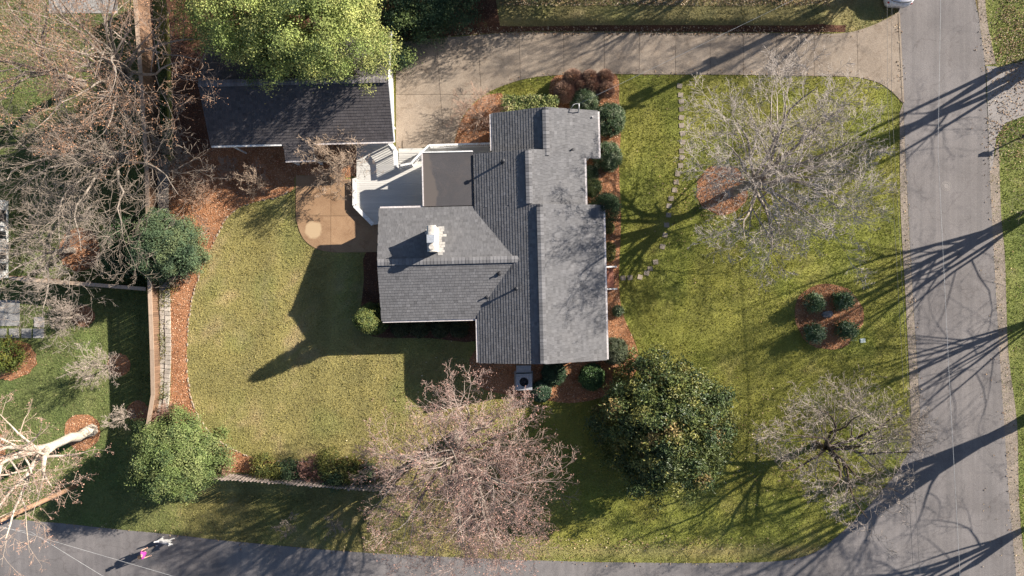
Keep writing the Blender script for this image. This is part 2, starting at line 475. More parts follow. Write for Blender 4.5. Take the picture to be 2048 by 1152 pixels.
road_l = [(1795, -160), (1797, 22), (1806, 207), (1815, 400), (1826, 600), (1838, 790), (1838, 840), (1826, 885), (1802, 930), (1768, 976), (1720, 1030), (1672, 1074), (1630, 1104), (1580, 1119), (1520, 1124)]
road_t = [(1400, 1126), (1200, 1124), (1020, 1119), (820, 1110), (640, 1098), (440, 1080), (250, 1060), (120, 1046), (0, 1036), (-200, 1022)]
road_r = [(2046, 1500), (2032, 1152), (2018, 1000), (2008, 850), (1998, 700), (1988, 520), (1979, 350), (1970, 130), (1958, 40), (1950, 0), (1936, -160)]
road = gpoly(smooth_open(road_l, 3)) + gpoly(road_t) + gpoly([(-200, 1220), (400, 1262), (1200, 1285), (1700, 1290), (1830, 1330), (1850, 1500)]) + gpoly(road_r)
sideroad = [tuple(W(*p)) for p in [(1972, 132), (2000, 134), (2048, 122), (2300, 100), (2300, 250), (2048, 232), (2010, 246), (1992, 275), (1985, 330), (1979, 350)]]
shoulder_l = [tuple(W(*p)) for p in smooth_open([(1806, 207), (1815, 400), (1826, 600), (1838, 790), (1838, 840), (1826, 885)], 3) + smooth_open([(1822, 878), (1822, 840), (1820, 790), (1811, 600), (1801, 420), (1799, 225)], 3)]
shoulder_r = [tuple(W(*p)) for p in smooth_open([(1979, 350), (1988, 520), (1998, 700), (2008, 850), (2018, 1000), (2032, 1152)], 4) + smooth_open([(2052, 1152), (2038, 1010), (2034, 850), (2016, 700), (2010, 520), (2002, 430), (1998, 300), (2000, 270)], 4)]
shoulder_r2 = [tuple(W(*p)) for p in smooth_open([(1950, -60), (1958, 40), (1970, 130)], 4) + smooth_open([(1992, 128), (1974, 40), (1966, -60)], 4)]

BED_BACK = [(338, 330), (400, 306), (430, 296), (580, 292), (708, 292), (710, 352), (640, 352), (592, 352), (588, 378), (556, 394), (518, 402), (480, 415), (452, 440), (436, 470), (416, 512), (400, 550), (386, 592), (378, 640), (374, 700), (376, 750), (384, 800), (402, 842), (432, 876), (470, 900), (512, 916), (560, 922), (640, 922), (700, 914), (738, 924), (758, 945), (740, 962), (600, 952), (460, 944), (400, 946), (360, 940), (336, 870), (341, 790), (343, 700), (341, 600), (338, 450)]
bed_back = [tuple(W(*p)) for p in smooth_closed(BED_BACK, 3)]
EDGE = [(592, 372), (556, 394), (518, 402), (480, 415), (452, 440), (436, 470), (416, 512), (400, 550), (386, 592), (378, 640), (374, 700), (376, 750), (384, 800), (402, 842), (432, 876), (470, 900), (512, 916), (560, 922), (640, 922), (700, 914), (738, 924), (758, 945)]
bed_wing = [tuple(W(*p)) for p in smooth_closed([(732, 505), (800, 500), (800, 600), (960, 600), (960, 680), (860, 676), (780, 676), (735, 668), (722, 630), (728, 560)], 3)]
bed_front = [tuple(W(*p)) for p in smooth_closed([(1110, 152), (1170, 149), (1232, 149), (1238, 200), (1242, 260), (1238, 330), (1242, 440), (1238, 540), (1240, 598), (1250, 640), (1268, 680), (1277, 716), (1266, 752), (1232, 775), (1200, 796), (1140, 806), (1080, 798), (1020, 790), (955, 770), (950, 700), (1100, 690), (1150, 600), (1150, 300), (1110, 230), (1098, 190)], 3)]
bed_shrub = [tuple(W(*p)) for p in smooth_open([(908, 289), (919, 250), (938, 218), (968, 192), (1003, 186)], 3)] + [tuple(W(*p)) for p in [(1010, 200), (1130, 196), (1130, 240), (1010, 300)]]
def ell(px, py, rx, ry, n=26, seed=0):
    g = random.Random(seed); o = []
    for i in range(n):
        t = 2 * math.pi * i / n; k = 1 + g.uniform(-0.05, 0.05)
        o.append(tuple(G(px + rx * k * math.cos(t), py + ry * k * math.sin(t))[:2]))
    return o
bed_tree = ell(1444, 380, 52, 50, seed=1)
bed_round = ell(1657, 632, 68, 67, seed=2)
nb_beds = [ell(160, 500, 42, 44, seed=3), ell(165, 864, 37, 36, seed=4), ell(276, 822, 22, 21, seed=5), ell(166, 632, 24, 22, seed=6), ell(238, 730, 24, 23, seed=7), ell(14, 718, 60, 42, seed=8), ell(-12, 900, 24, 40, seed=9)]
bed_north = gpoly([(796, 84), (860, 76), (960, 68), (1060, 62), (1200, 63), (1400, 64), (1600, 65), (1690, 64), (1692, 50), (1600, 51), (1400, 50), (1200, 50), (1060, 53), (1000, 52), (985, -40), (700, -60), (690, 60)])
patio = [tuple(W(*p)) for p in [(592, 351), (644, 351), (644, 346), (690, 346), (690, 358), (720, 358), (760, 410), (760, 504), (672, 505)] + smooth_open([(672, 505), (640, 500), (614, 485), (600, 464), (592, 436)], 4)[1:]]

def L2W(x, y):
    return (x * math.cos(TH) - y * math.sin(TH), x * math.sin(TH) + y * math.cos(TH))
def lrect(x0, x1, y0, y1):
    return [L2W(x0, y0), L2W(x1, y0), L2W(x1, y1), L2W(x0, y1)]
footprints = [lrect(-1.8, 5.3, -4.2, 8.0), lrect(-0.6, 5.2, 8.0, 10.6), lrect(-7.8, -1.8, -1.4, 4.8), lrect(-5.2, -1.8, 4.8, 8.4), lrect(-18.3, -7.6, 9.8, 15.8)]
deck_px = [(712, 284), (778, 284), (788, 297), (791, 331), (801, 333), (846, 304), (860, 293), (984, 290), (984, 310), (856, 310), (852, 420), (760, 425), (757, 448), (745, 450), (707, 411), (705, 357), (713, 355)]
deck_poly = [tuple(W(px, py, 0.28)) for px, py in deck_px]

# ------------------------------------------------------------------ terrain sheet
XL = np.unique(np.concatenate([[-600, -250, -120, -75, -55], np.arange(-45, 48.01, 0.5), np.arange(-23.8, -22.6, 0.125), [60, 90, 180, 400, 600]]).round(4))
YL = np.unique(np.concatenate([[-600, -250, -120, -60, -40], np.arange(-30, 32.01, 0.5), np.arange(16.8, 18.0, 0.1), [45, 70, 150, 300, 600]]).round(4))

def lawn_col(x, y):
    """own colour of the turf, by lawn and by patch"""
    front = np.array([0.228, 0.226, 0.052]); back = np.array([0.272, 0.240, 0.092]); nb = np.array([0.135, 0.160, 0.056])
    east = np.array([0.180, 0.205, 0.060]); tan = np.array([0.33, 0.255, 0.145]); verge = np.array([0.225, 0.20, 0.075]); bank = np.array([0.215, 0.19, 0.085])
    wb = (1 - sst(-4.5, 2.5, x + (y + 10) * 0.15)) * (1 - sst(6, 9, y))
    wv0 = sst(-12.0, -13.6, y)
    wn_ = sst(-23.2, -23.9, x) * (1 - wv0) + sst(-19.0, -28.0, x) * wv0
    we = sst(30.8, 31.8, x)
    wv = sst(-12.4, -13.6, y) * (1 - sst(-1, 4, x)) * sst(-26, -22, x)
    wk = sst(16.6, 17.4, y) * sst(-4, 0, x) * (1 - we)
    c = front[None] * np.ones((len(x), 1))
    for w, k in ((wb, back), (wv, verge), (wn_, nb), (we, east), (wk, bank)):
        c = c * (1 - w[:, None]) + k[None] * w[:, None]
    n1 = vnoise(x, y, 0.35, 1) * 0.6 + vnoise(x, y, 0.9, 2) * 0.4
    n2 = vnoise(x, y, 2.2, 3)
    n3 = vnoise(x, y, 5.5, 4)
    t = sst(0.56, 0.86, n1 * 0.55 + n2 * 0.45) * (0.25 + 0.45 * wb + 0.3 * wk) * (1 - 0.8 * wn_)
    # leaf litter along the top of the north bank
    t = np.maximum(t, wk * sst(18.6, 19.2, y + 0.5 * (n2 - 0.5)) * (0.4 + 0.5 * n3))
    # dry strip along the road edges
    t = np.maximum(t, 0.55 * np.exp(-((y + 17.6 - 0.0 * x) / 0.5) ** 2) * (x > 0))
    c = c * (1 - t[:, None]) + tan[None] * t[:, None]
    c *= ((0.74 + 0.34 * n1 + 0.14 * n2 + 0.12 * n3) * (0.86 + 0.28 * vnoise(x * 1.1, y * 0.05, 1.0, 9)))[:, None]
    g = sst(0.45, 0.8, vnoise(x, y, 0.55, 8))[:, None] * 0.35
    c = c * (1 - g) + c * np.array([0.72, 0.95, 0.75])[None] * g
    return c

gx, gy = np.meshgrid(XL, YL)
gv = np.stack([gx.ravel(), gy.ravel(), H(gx, gy).ravel()], 1)
nx, ny = len(XL), len(YL)
ii = (np.arange(ny - 1)[:, None] * nx + np.arange(nx - 1)[None]).ravel()
gf = np.stack([ii, ii + 1, ii + nx + 1, ii + nx], 1)
gme = np_mesh("ground", gv, gf, lawn_col(gv[:, 0], gv[:, 1]) * 0.95, True)
tag(mesh_obj("ground", gme, M['ground']), "grassy ground of the lots around the grey-roofed house", "ground", kind="structure")

def sheet(name, poly, off, mat, parent=None, curved=True):
    bm = bmesh.new()
    vs = [bm.verts.new((x, y, 0)) for x, y in poly]
    fc = bm.faces.new(vs); fc.normal_update()
    bmesh.ops.triangulate(bm, faces=bm.faces[:], ngon_method='EAR_CLIP')
    if curved:
        P = np.array(poly)
        for L, ax in ((XL, 0), (YL, 1)):
            for c in L[(L > P[:, ax].min()) & (L < P[:, ax].max())]:
                if ax == 0 and c > -6.5 and P[:, 1].max() < 16.5: continue
                co = (c, 0, 0) if ax == 0 else (0, c, 0)
                no = (1, 0, 0) if ax == 0 else (0, 1, 0)
                bmesh.ops.bisect_plane(bm, geom=bm.verts[:] + bm.edges[:] + bm.faces[:], plane_co=co, plane_no=no)
        for v in bm.verts: v.co.z = hz(v.co.x, v.co.y)
    for v in bm.verts: v.co.z += off
    bmesh.ops.recalc_face_normals(bm, faces=bm.faces)
    for f in bm.faces:
        if f.normal.z < 0: f.normal_flip()
    me = bpy.data.meshes.new(name); bm.to_mesh(me); bm.free()
    return mesh_obj(name, me, mat, parent)

tag(sheet("road", road, 0.024, M['asphalt']), "worn grey asphalt street curving around the corner lot", "road", kind="structure")
tag(sheet("side_road", sideroad, 0.028, M['asphalt_side'], curved=False), "paler asphalt driveway mouth opposite the corner lot", "road", kind="structure")
tag(sheet("road_shoulder", shoulder_l, 0.018, M['shoulder'], curved=False), "narrow dirt shoulder between the front lawn and the street", "shoulder", kind="structure")
tag(sheet("road_shoulder", shoulder_r, 0.018, M['shoulder'], curved=False), "gravel shoulder beside the grass across the street", "shoulder", kind="structure")
tag(sheet("road_shoulder", shoulder_r2, 0.018, M['shoulder'], curved=False), "gravel shoulder beside the mouth of the opposite driveway", "shoulder", kind="structure")

BEDS = []
def bed(name, poly, label, mat='mulch', curved=False, off=0.014):
    BEDS.append((poly, mat))
    return tag(sheet(name, poly, off, M[mat], curved=curved), label, "mulch bed", kind="structure")
bed("mulch_bed", bed_back, "long curving mulch bed between the back lawn and the block wall", curved=True)
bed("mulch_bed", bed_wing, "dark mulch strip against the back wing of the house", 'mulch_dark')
bed("mulch_bed", bed_front, "mulch bed along the front wall of the house")
bed("mulch_bed", bed_shrub, "mulch bed inside the driveway curve beside the hedge", off=0.010)
bed("mulch_bed", bed_tree, "mulch ring around the foot of the bare front lawn tree")
bed("mulch_bed", bed_round, "round mulch bed with four shrubs and a boulder")
for b, l in zip(nb_beds, ["mulch circle under the bare tree beside the cross fence", "mulch circle under the white-barked tree", "small shaded mulch circle beside the wood fence", "mulch circle under a small bare tree by the flagstones", "shaded mulch circle under a small bare tree on the green lawn", "mulch bed around the yellow-green shrub by the flagstones", "mulch circle beyond the white-barked tree"]):
    bed("mulch_bed", b, l, curved=True)
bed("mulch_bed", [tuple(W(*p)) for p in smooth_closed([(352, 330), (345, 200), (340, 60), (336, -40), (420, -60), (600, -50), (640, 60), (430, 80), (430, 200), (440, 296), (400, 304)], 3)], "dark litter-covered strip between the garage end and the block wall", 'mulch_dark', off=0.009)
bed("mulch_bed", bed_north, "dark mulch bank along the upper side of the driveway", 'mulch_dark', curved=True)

# ------------------------------------------------------------------ driveway and patio slabs
def slabs(parent, poly, cuts_v, mat, z0, z1, gap=0.022, hcut=None):
    """cut a plan polygon into slabs; cuts_v are lines (pxa,pya,pxb,pyb) running down the picture"""
    lines = []
    for a in cuts_v:
        p, q = W(a[0], a[1]), W(a[2], a[3])
        d = Vector((q[0] - p[0], q[1] - p[1])).normalized()
        n = (-d.y, d.x)
        if n[0] < 0: n = (-n[0], -n[1])
        lines.append((n[0], n[1], n[0] * p[0] + n[1] * p[1]))
    strips = []
    for i in range(len(lines) + 1):
        q = poly
        if i > 0: q = clip_half(q, -lines[i - 1][0], -lines[i - 1][1], -lines[i - 1][2] - gap / 2)
        if i < len(lines): q = clip_half(q, lines[i][0], lines[i][1], lines[i][2] - gap / 2)
        strips.append(q)
    out = []
    for i, q in enumerate(strips):
        if hcut and i in hcut[0]:
            y = hcut[1]
            out += [clip_half(q, 0, 1, y - gap / 2), clip_half(q, 0, -1, -y - gap / 2)]
        else: out.append(q)
    for q in out:
        if len(q) > 2 and area(q) > 0.05:
            dz = random.uniform(-0.003, 0.003)
            MB().prism(q, z0, z1 + dz).build("slab", mat, parent)

drv = tag(sheet("driveway", drive, 0.012, M['joint'], curved=False), "long pale concrete driveway from the street to the garage", "driveway", kind="structure")
cuts = [(872, 70, 889, 300), (955, 60, 963, 200), (1038, 58, 1041, 165), (1127, 58, 1128, 160), (1208, 58, 1209, 155), (1279, 58, 1278, 155), (1352, 58, 1350, 155), (1420, 58, 1420, 155), (1487, 58, 1487, 155), (1552, 58, 1552, 155), (1628, 58, 1628, 160), (1713, 50, 1716, 160)]
slabs(drv, drive, cuts, M['concrete'], -0.05, 0.034, hcut=((0, 1), W(800, 189)[1]))
MB().prism([W(*p) for p in [(1795.5, 28), (1799, 26), (1808, 206), (1804, 203)]], 0.0, 0.048).build("edge_strip", M['concrete'], drv)
pat = tag(sheet("patio", patio, 0.020, M['joint'], curved=False), "tan aggregate concrete patio between the deck and the back lawn", "patio", kind="structure")
slabs(pat, patio, [(662, 340, 662, 510)], M['patio'], -0.04, 0.040, hcut=((0, 1), W(600, 432)[1]))

# ------------------------------------------------------------------ house
house = tag(empty("house", (0, 0, 0), TH), "low house with pale grey shingle roof, chimney and stepped front", "house")
def shingles(name, parent, org, u, L, v, Sl, col, var=0.16, row=0.178, keep=None, seed=0):
    """courses of separate tabs on a roof plane; org at the eave corner, u along the eave, v up the slope"""
    g = np.random.default_rng(seed)
    u = np.array(u, float); u /= np.linalg.norm(u); v = np.array(v, float); v /= np.linalg.norm(v)
    n = np.cross(u, v); n /= np.linalg.norm(n)
    if n[2] < 0: n = -n
    org = np.array(org, float)
    rows = int(math.ceil(Sl / row))
    A = []; C = []
    for r in range(rows):
        t = -g.uniform(0, 0.3)
        while t < L:
            w = g.choice((0.17, 0.22, 0.27))
            a0, a1 = max(t, 0), min(t + w - 0.009, L)
            if a1 - a0 > 0.03:
                A.append((a0, a1, r * row + g.uniform(-0.003, 0.003), min((r + 1) * row + 0.03, Sl + 0.02), 0.020 + g.uniform(0, 0.006)))
                k = 1 + g.normal(0, var) * 0.55 + (g.random() < 0.10) * g.uniform(-0.12, 0.16)
                C.append(np.array(col) * k)
            t += w
    A = np.array(A); C = np.array(C)
    if keep is not None:
        m = keep((A[:, 0] + A[:, 1]) / 2, (A[:, 2] + A[:, 3]) / 2)
        A = A[m]; C = C[m]
    def P(a, b, h): return org[None] + a[:, None] * u[None] + b[:, None] * v[None] + np.asarray(h)[:, None] * n[None]
    th = A[:, 4]; lo = np.full(len(A), 0.002); z = np.full(len(A), -0.004)
    V = np.stack([P(A[:, 0], A[:, 2], z), P(A[:, 1], A[:, 2], z), P(A[:, 0], A[:, 2], th), P(A[:, 1], A[:, 2], th), P(A[:, 0], A[:, 3], lo), P(A[:, 1], A[:, 3], lo)], 1).reshape(-1, 3)
    b = (np.arange(len(A)) * 6)[:, None]
    flip = np.dot(np.cross(u, v), n) < 0
    F = np.concatenate([b + np.array([[2, 3, 5, 4]]), b + np.array([[0, 1, 3, 2]]), b + np.array([[0, 2, 4, 4]]), b + np.array([[1, 5, 3, 3]])])
    tri = np.concatenate([F[:, [0, 1, 2]], F[:2 * len(A)][:, [0, 2, 3]]])
    if flip: tri = tri[:, ::-1]
    me = np_mesh(name, V, tri, np.repeat(C, 6, 0))
    o = mesh_obj(name, me, M['shingle'], parent)
    o["kind"] = "stuff"
    return o

GREY = (0.152, 0.149, 0.152)
def gable(parent, x0, x1, xr, y0, y1, ze, zr, name_seed, axis='y', col=GREY, th=0.10, roof=None, cap=True, capcol=None):
    """gable roof; ridge runs along axis; x is across, y is along"""
    def T(x, y, z): return (x, y, z) if axis == 'y' else (y, x, z)
    me = MB()
    sec = [(x0, ze), (xr, zr), (x1, ze), (x1, ze - th), (xr, zr - th), (x0, ze - th)]
    vs = [T(x, y0, z) for x, z in sec] + [T(x, y1, z) for x, z in sec]
    me.add(vs, [(0, 1, 7, 6), (1, 2, 8, 7), (2, 3, 9, 8), (3, 4, 10, 9), (4, 5, 11, 10), (5, 0, 6, 11), (0, 5, 4, 1), (1, 4, 3, 2), (6, 7, 10, 11), (7, 8, 9, 10)])
    ro = me.build("roof", M['roofdeck'], parent)
    for k, (xa) in enumerate((x0, x1)):
        w = abs(xr - xa); Sl = math.hypot(w, zr - ze); sx = 1 if xr > xa else -1
        shingles("shingles", ro, T(xa, y0, ze + 0.004), T(0, 1, 0), y1 - y0, T(sx * w / Sl, 0, (zr - ze) / Sl), Sl, col, seed=name_seed * 10 + k)
    if cap:
        # ridge vent with its own cap shingles
        vent = MB()
        hw = 0.17
        zz = zr + 0.055
        vs = []
        for yy in (y0 + 0.06, y1 - 0.06):
            for x, z in ((xr - hw, zr - 0.055), (xr - hw, zz - 0.005), (xr, zz + 0.03), (xr + hw, zz - 0.005), (xr + hw, zr - 0.055)):
                vs.append(T(x, yy, z))
        vent.add(vs, [(0, 1, 6, 5), (1, 2, 7, 6), (2, 3, 8, 7), (3, 4, 9, 8), (4, 3, 2, 1, 0), (5, 6, 7, 8, 9)])
        vent.build("ridge_vent", M['dark'], ro)
        cm = MB()
        Lc = 0.215
        vs = []
        for yy, dz in ((0.0, 0.018), (Lc - 0.012, 0.004)):
            for x, z in ((-hw - 0.035, -0.015), (0, 0.032), (hw + 0.035, -0.015), (hw + 0.035, -0.028), (-hw - 0.035, -0.028)):
                vs.append(T(x, yy, z + dz))
        cm.add(vs, [(0, 1, 6, 5), (1, 2, 7, 6), (2, 3, 8, 7), (4, 0, 5, 9), (4, 3, 2, 1, 0), (5, 6, 7, 8, 9)])
        variants = []
        for k in range(4):
            me = cm.mesh("ridge_cap")
            cc = np.array(capcol or col) * (0.92 + 0.13 * k)
            a = me.color_attributes.new("Col", 'FLOAT_COLOR', 'POINT')
            a.data.foreach_set("color", np.tile(np.append(cc, 1), len(me.vertices)).astype(np.float32))
            me.materials.append(M['shingle']); variants.append(me)
        yy = y0 + 0.05
        while yy < y1 - 0.2:
            o = bpy.data.objects.new("ridge_cap", random.choice(variants))
            o.location = T(xr, yy, zz + 0.01); link(o, ro)
            yy += Lc
    return ro

def walls(parent, x0, x1, y0, y1, z1, zr, xr, axis='y', base=0.45, mat='siding'):
    def T(x, y, z): return (x, y, z) if axis == 'y' else (y, x, z)
    m = MB()
    sec = [(x0, 0.0), (x1, 0.0), (x1, z1), (xr, zr), (x0, z1)]
    vs = [T(x, y0, z) for x, z in sec] + [T(x, y1, z) for x, z in sec]
    m.add(vs, [(0, 1, 6, 5), (1, 2, 7, 6), (2, 3, 8, 7), (3, 4, 9, 8), (4, 0, 5, 9), (4, 3, 2, 1, 0), (5, 6, 7, 8, 9)])
    w = m.build("wall", M[mat], parent)
    return w

ZE, PIT = 2.88, 0.365
# south block A, middle block B, north block C, back wing D
RA = ZE + 4.01 * PIT
roofA = gable(house, -2.2, 5.82, 1.81, -4.65, 5.05, ZE, RA, 1)
wallA = walls(house, -1.75, 5.35, -4.3, 4.7, ZE - 0.02, RA - 0.30, 1.81)
RB = ZE + 3.4 * PIT
roofB = gable(house, -2.203, 4.72, 1.2, 5.05, 8.42, ZE - 0.003, RB, 2)
walls(house, -1.75, 4.3, 4.7, 8.05, ZE - 0.02, RB - 0.30, 1.2)
RC = RB - 1.12 * PIT - 0.012
ZC = RC - 3.35 * PIT
roofC = gable(house, -1.03, 5.67, 2.32, 8.02, 11.05, ZC, RC, 3)
walls(house, -0.6, 5.25, 8.35, 10.7, ZC - 0.02, RC - 0.30, 2.32)
roofD = gable(house, -1.86, 5.18, 1.76, -8.22, 0.75, 2.80, 3.78, 4, axis='x')
walls(house, -1.45, 4.78, -7.85, 0.0, 2.70, 3.48, 1.76, axis='x')
# sunroom with its flat roof
fr = MB().box2((-5.38, 5.24, 2.64), (-2.24, 8.58, 2.80)).build("flat_roof", M['membrane'], house)
MB().box2((-5.44, 8.585, 2.62), (-2.26, 8.66, 2.85)).build("fascia", M['white'], fr)
MB().box2((-5.46, 5.26, 2.62), (-5.385, 8.66, 2.835)).build("fascia", M['trim'], fr)
for x, y in ((-5.2, 8.4), (-5.2, 6.85), (-5.2, 5.3), (-3.7, 8.4), (-2.4, 8.4)):
    MB().box2((x - 0.06, y - 0.06, 0.55), (x + 0.06, y + 0.06, 2.64)).build("post", M['white'], house)
sp = MB(); sp.box2((-5.22, 5.4, 0.55), (-5.18, 6.75, 2.45)); sp.box2((-5.22, 6.95, 0.55), (-5.18, 8.3, 1.9)); sp.box2((-5.1, 8.36, 0.55), (-3.8, 8.40, 1.9))
sp.build("screen_panel", M['siding'], house)
MB().box2((-5.2, 5.2, 0.3), (-1.8, 8.4, 0.54)).build("floor", M['deck'], house)
# gutters and fascias
def gutter(x0, y0, x1, y1, z, parent=house, mat='trim'):
    MB().beam((x0, y0, z), (x1, y1, z), 0.11, 0.12).build("gutter", M[mat], parent)
gutter(5.885, -4.6, 5.885, 5.0, ZE - 0.07); gutter(4.785, 5.06, 4.785, 8.0, ZE - 0.07); gutter(5.735, 8.05, 5.735, 11.0, ZC - 0.07)
gutter(-2.265, -4.6, -2.265, -1.9, ZE - 0.07); gutter(-1.095, 8.7, -1.095, 11.0, ZC - 0.07)
gutter(-8.15, -1.925, -2.35, -1.925, 2.69); gutter(-8.15, 5.245, -5.5, 5.245, 2.69)
for x, y in ((5.42, -4.4), (5.42, 4.5), (5.32, 10.6), (-7.9, -1.55), (-1.82, -4.2)):
    MB().box2((x - 0.04, y - 0.04, 0.05), (x + 0.04, y + 0.04, ZE - 0.12)).build("downspout", M['trim'], house)
# windows and door
def window(x, y, z0, z1, w, face, parent=house):
    ax = face in ('e', 'w'); s = 1 if face in ('e', 'n') else -1
    def bx(u0, u1, a, b, d0, d1):
        if ax: return ((x + s * d0, y + u0, a), (x + s * d1, y + u1, b))
        return ((x + u0, y + s * d0, a), (x + u1, y + s * d1, b))
    f = MB()
    for q in ((-w / 2 - 0.07, -w / 2, z0 - 0.07, z1 + 0.07), (w / 2, w / 2 + 0.07, z0 - 0.07, z1 + 0.07), (-w / 2, w / 2, z1, z1 + 0.07), (-w / 2, w / 2, z0 - 0.07, z0), (-0.02, 0.02, z0, z1), (-w / 2, w / 2, (z0 + z1) / 2 - 0.02, (z0 + z1) / 2 + 0.02)):
        f.box2(*bx(*q, 0.0, 0.05))
    fo = f.build("window", M['white'], parent)
    MB().box2(*bx(-w / 2 + 0.003, w / 2 - 0.003, z0 + 0.003, z1 - 0.003, 0.003, 0.02)).build("pane", M['glass'], fo)
for y in (-3.2, -1.2, 3.6): window(5.35, y, 1.0, 2.3, 1.1, 'e')
window(4.3, 6.6, 1.1, 2.3, 1.0, 'e'); window(5.25, 9.5, 0.9, 2.0, 1.2, 'e'); window(1.0, -4.3, 1.1, 2.3, 1.1, 's'); window(4.0, -4.3, 1.1, 2.3, 1.1, 's')
window(-5.5, -1.45, 1.1, 2.2, 1.4, 's'); window(-7.85, 0.5, 1.1, 2.2, 1.1, 'w')
dm = MB().box2((5.351, 0.25, 0.5), (5.40, 1.15, 2.5)).build("door", M['brick'], house)
MB().ball((5.44, 1.05, 1.45), 0.035, 8, 6).build("handle", M['metal'], dm)
# chimney
ch = MB()
ch.box2((-4.95, 2.3, 2.7), (-4.46, 3.82, 4.90)); ch.box2((-4.98, 2.27, 4.90), (-4.43, 3.85, 5.0))
cho = ch.build("chimney", M['chimney'], house)
cr = MB()
sec = []
for k in range(9):
    t = math.pi * k / 8
    sec.append((-4.705 + 0.26 * math.cos(t), 5.0 + 0.10 * math.sin(t)))
vs = [(x, y, z) for y in (2.28, 3.84) for x, z in sec]
cr.add(vs, [(k, k + 1, 9 + k + 1, 9 + k) for k in range(8)] + [tuple(range(9)), tuple(range(9, 18))])
cr.build("crown", M['chimney'], cho)
fl = MB().box2((-4.93, 2.82, 5.03), (-4.53, 3.24, 5.26)); fl.box2((-4.96, 2.79, 5.26), (-4.50, 3.27, 5.29)); fl.build("flue_cap", M['metal'], cho)
MB().tube([(-4.70, 2.54, 5.03), (-4.70, 2.54, 5.22)], [0.18, 0.16], 14).build("flue_pot", M['chimney'], cho)
fm = MB(); g = random.Random(3)
for k in range(11):
    y = 2.2 + k * 0.165; z = 3.78 - abs(y - 1.76) * 0.287 + 0.036
    a = g.uniform(0.18, 0.55)
    t_ = Matrix.Rotation(-0.295, 3, 'X')
    MB().box((-4.46 + a / 2 - 0.02, y, z), (a + 0.04, 0.163, 0.008), 0, t_).build("flashing", M['flashing'], cho)
    if k > 6:
        b_ = g.uniform(0.1, 0.35)
        MB().box((-4.95 - b_ / 2, y, z), (b_, 0.163, 0.008), 0, t_).build("flashing", M['flashing'], cho)
# pipes and vents
def pipe(x, y, z0, h, r=0.05, cap=False):
    p = MB().tube([(x, y, z0 - 0.15), (x, y, z0 + h)], r, 10)
    p.tube([(x, y, z0 - 0.02), (x, y, z0 + 0.05)], [r + 0.09, r + 0.02], 10)
    if cap: p.tube([(x, y, z0 + h - 0.02), (x, y, z0 + h + 0.06), (x, y, z0 + h + 0.1)], [r + 0.06, r + 0.05, 0.02], 10)
    p.build("vent_pipe", M['dark'], house)
pipe(0.28, -0.05, ZE + 2.48 * PIT, 0.42, 0.06, True)
pipe(-0.35, 7.75, ZE + 1.85 * PIT, 0.55, 0.07, True)
pipe(3.95, 8.5, RC - 1.63 * PIT, 0.22, 0.05)
pipe(-0.75, 0.9, 3.66, 0.18, 0.05); pipe(-1.55, -0.5, 3.2, 0.25, 0.05)
# weatherhead where the service cable lands
wh = MB().tube([(4.4, 10.75, 2.6), (4.4, 10.95, 3.3), (4.4, 11.1, 3.55), (4.4, 11.25, 3.5)], 0.035, 8)
wh.tube([(4.4, 11.25, 3.5), (4.2, 11.3, 3.3), (4.05, 11.2, 3.45), (3.95, 11.05, 3.2)], 0.02, 6)
wh.build("weatherhead", M['wire_pale'], house)
# front stoop: brick steps, railings and posts
st = MB()
for k in range(3):
    st.box2((5.36, -0.15, 0.0), (6.75 - 0.30 * k, 1.15, 0.16 * (k + 1)))
sto = MB().box2((5.36, -0.13, 0.0), (6.12, 1.13, 0.455)).build("stoop", M['joint'], house)
for nme, x0, x1, zt in (("landing", 5.38, 6.15, 0.50), ("step", 6.16, 6.46, 0.34), ("step", 6.47, 6.77, 0.18)):
    tb = MB(); y = -0.14
    tb.box2((x0, -0.14, 0.0), (x1, 1.14, zt - 0.065))
    to = tb.build(nme, M['brick'], sto)
    bk = MB()
    r = 0
    yy = -0.14
    while yy < 1.1:
        xx = x0 - (0.1 if r % 2 else 0)
        while xx < x1 - 0.02:
            a, b = max(xx, x0), min(xx + 0.195, x1)
            if b - a > 0.03: bk.box2((a, yy, zt - 0.064), (b, min(yy + 0.092, 1.14), zt + random.uniform(-0.004, 0.004)))
            xx += 0.205
        yy += 0.102; r += 1
    bo = bk.build("bricks", M['brick'], to); bo["kind"] = "stuff"
for y in (-0.22, 1.22):
    s = 1 if y > 0 else -1
    rl = MB(); rl.beam((5.75, y, 1.38), (6.78, y, 1.22), 0.09, 0.07); rl.beam((5.75, y, 0.68), (6.78, y, 0.5), 0.06, 0.05)
    for k in range(7): rl.box((5.85 + k * 0.13, y, 0.98 - 0.02 * k), (0.03, 0.03, 0.68))
    rl.box((6.78, y, 0.66), (0.10, 0.10, 1.26)); rl.box((5.72, y, 0.75), (0.12, 0.12, 1.45))
    rl.beam((5.80, y + s * 0.05, 1.38), (5.80, y + s * 0.62, 1.38), 0.16, 0.08); rl.box((5.80, y + s * 0.62, 0.75), (0.12, 0.12, 1.40))
    for k in range(4): rl.box((5.80, y + s * (0.15 + 0.12 * k), 0.95), (0.03, 0.03, 0.78))
    rl.build("railing", M['white'], sto)

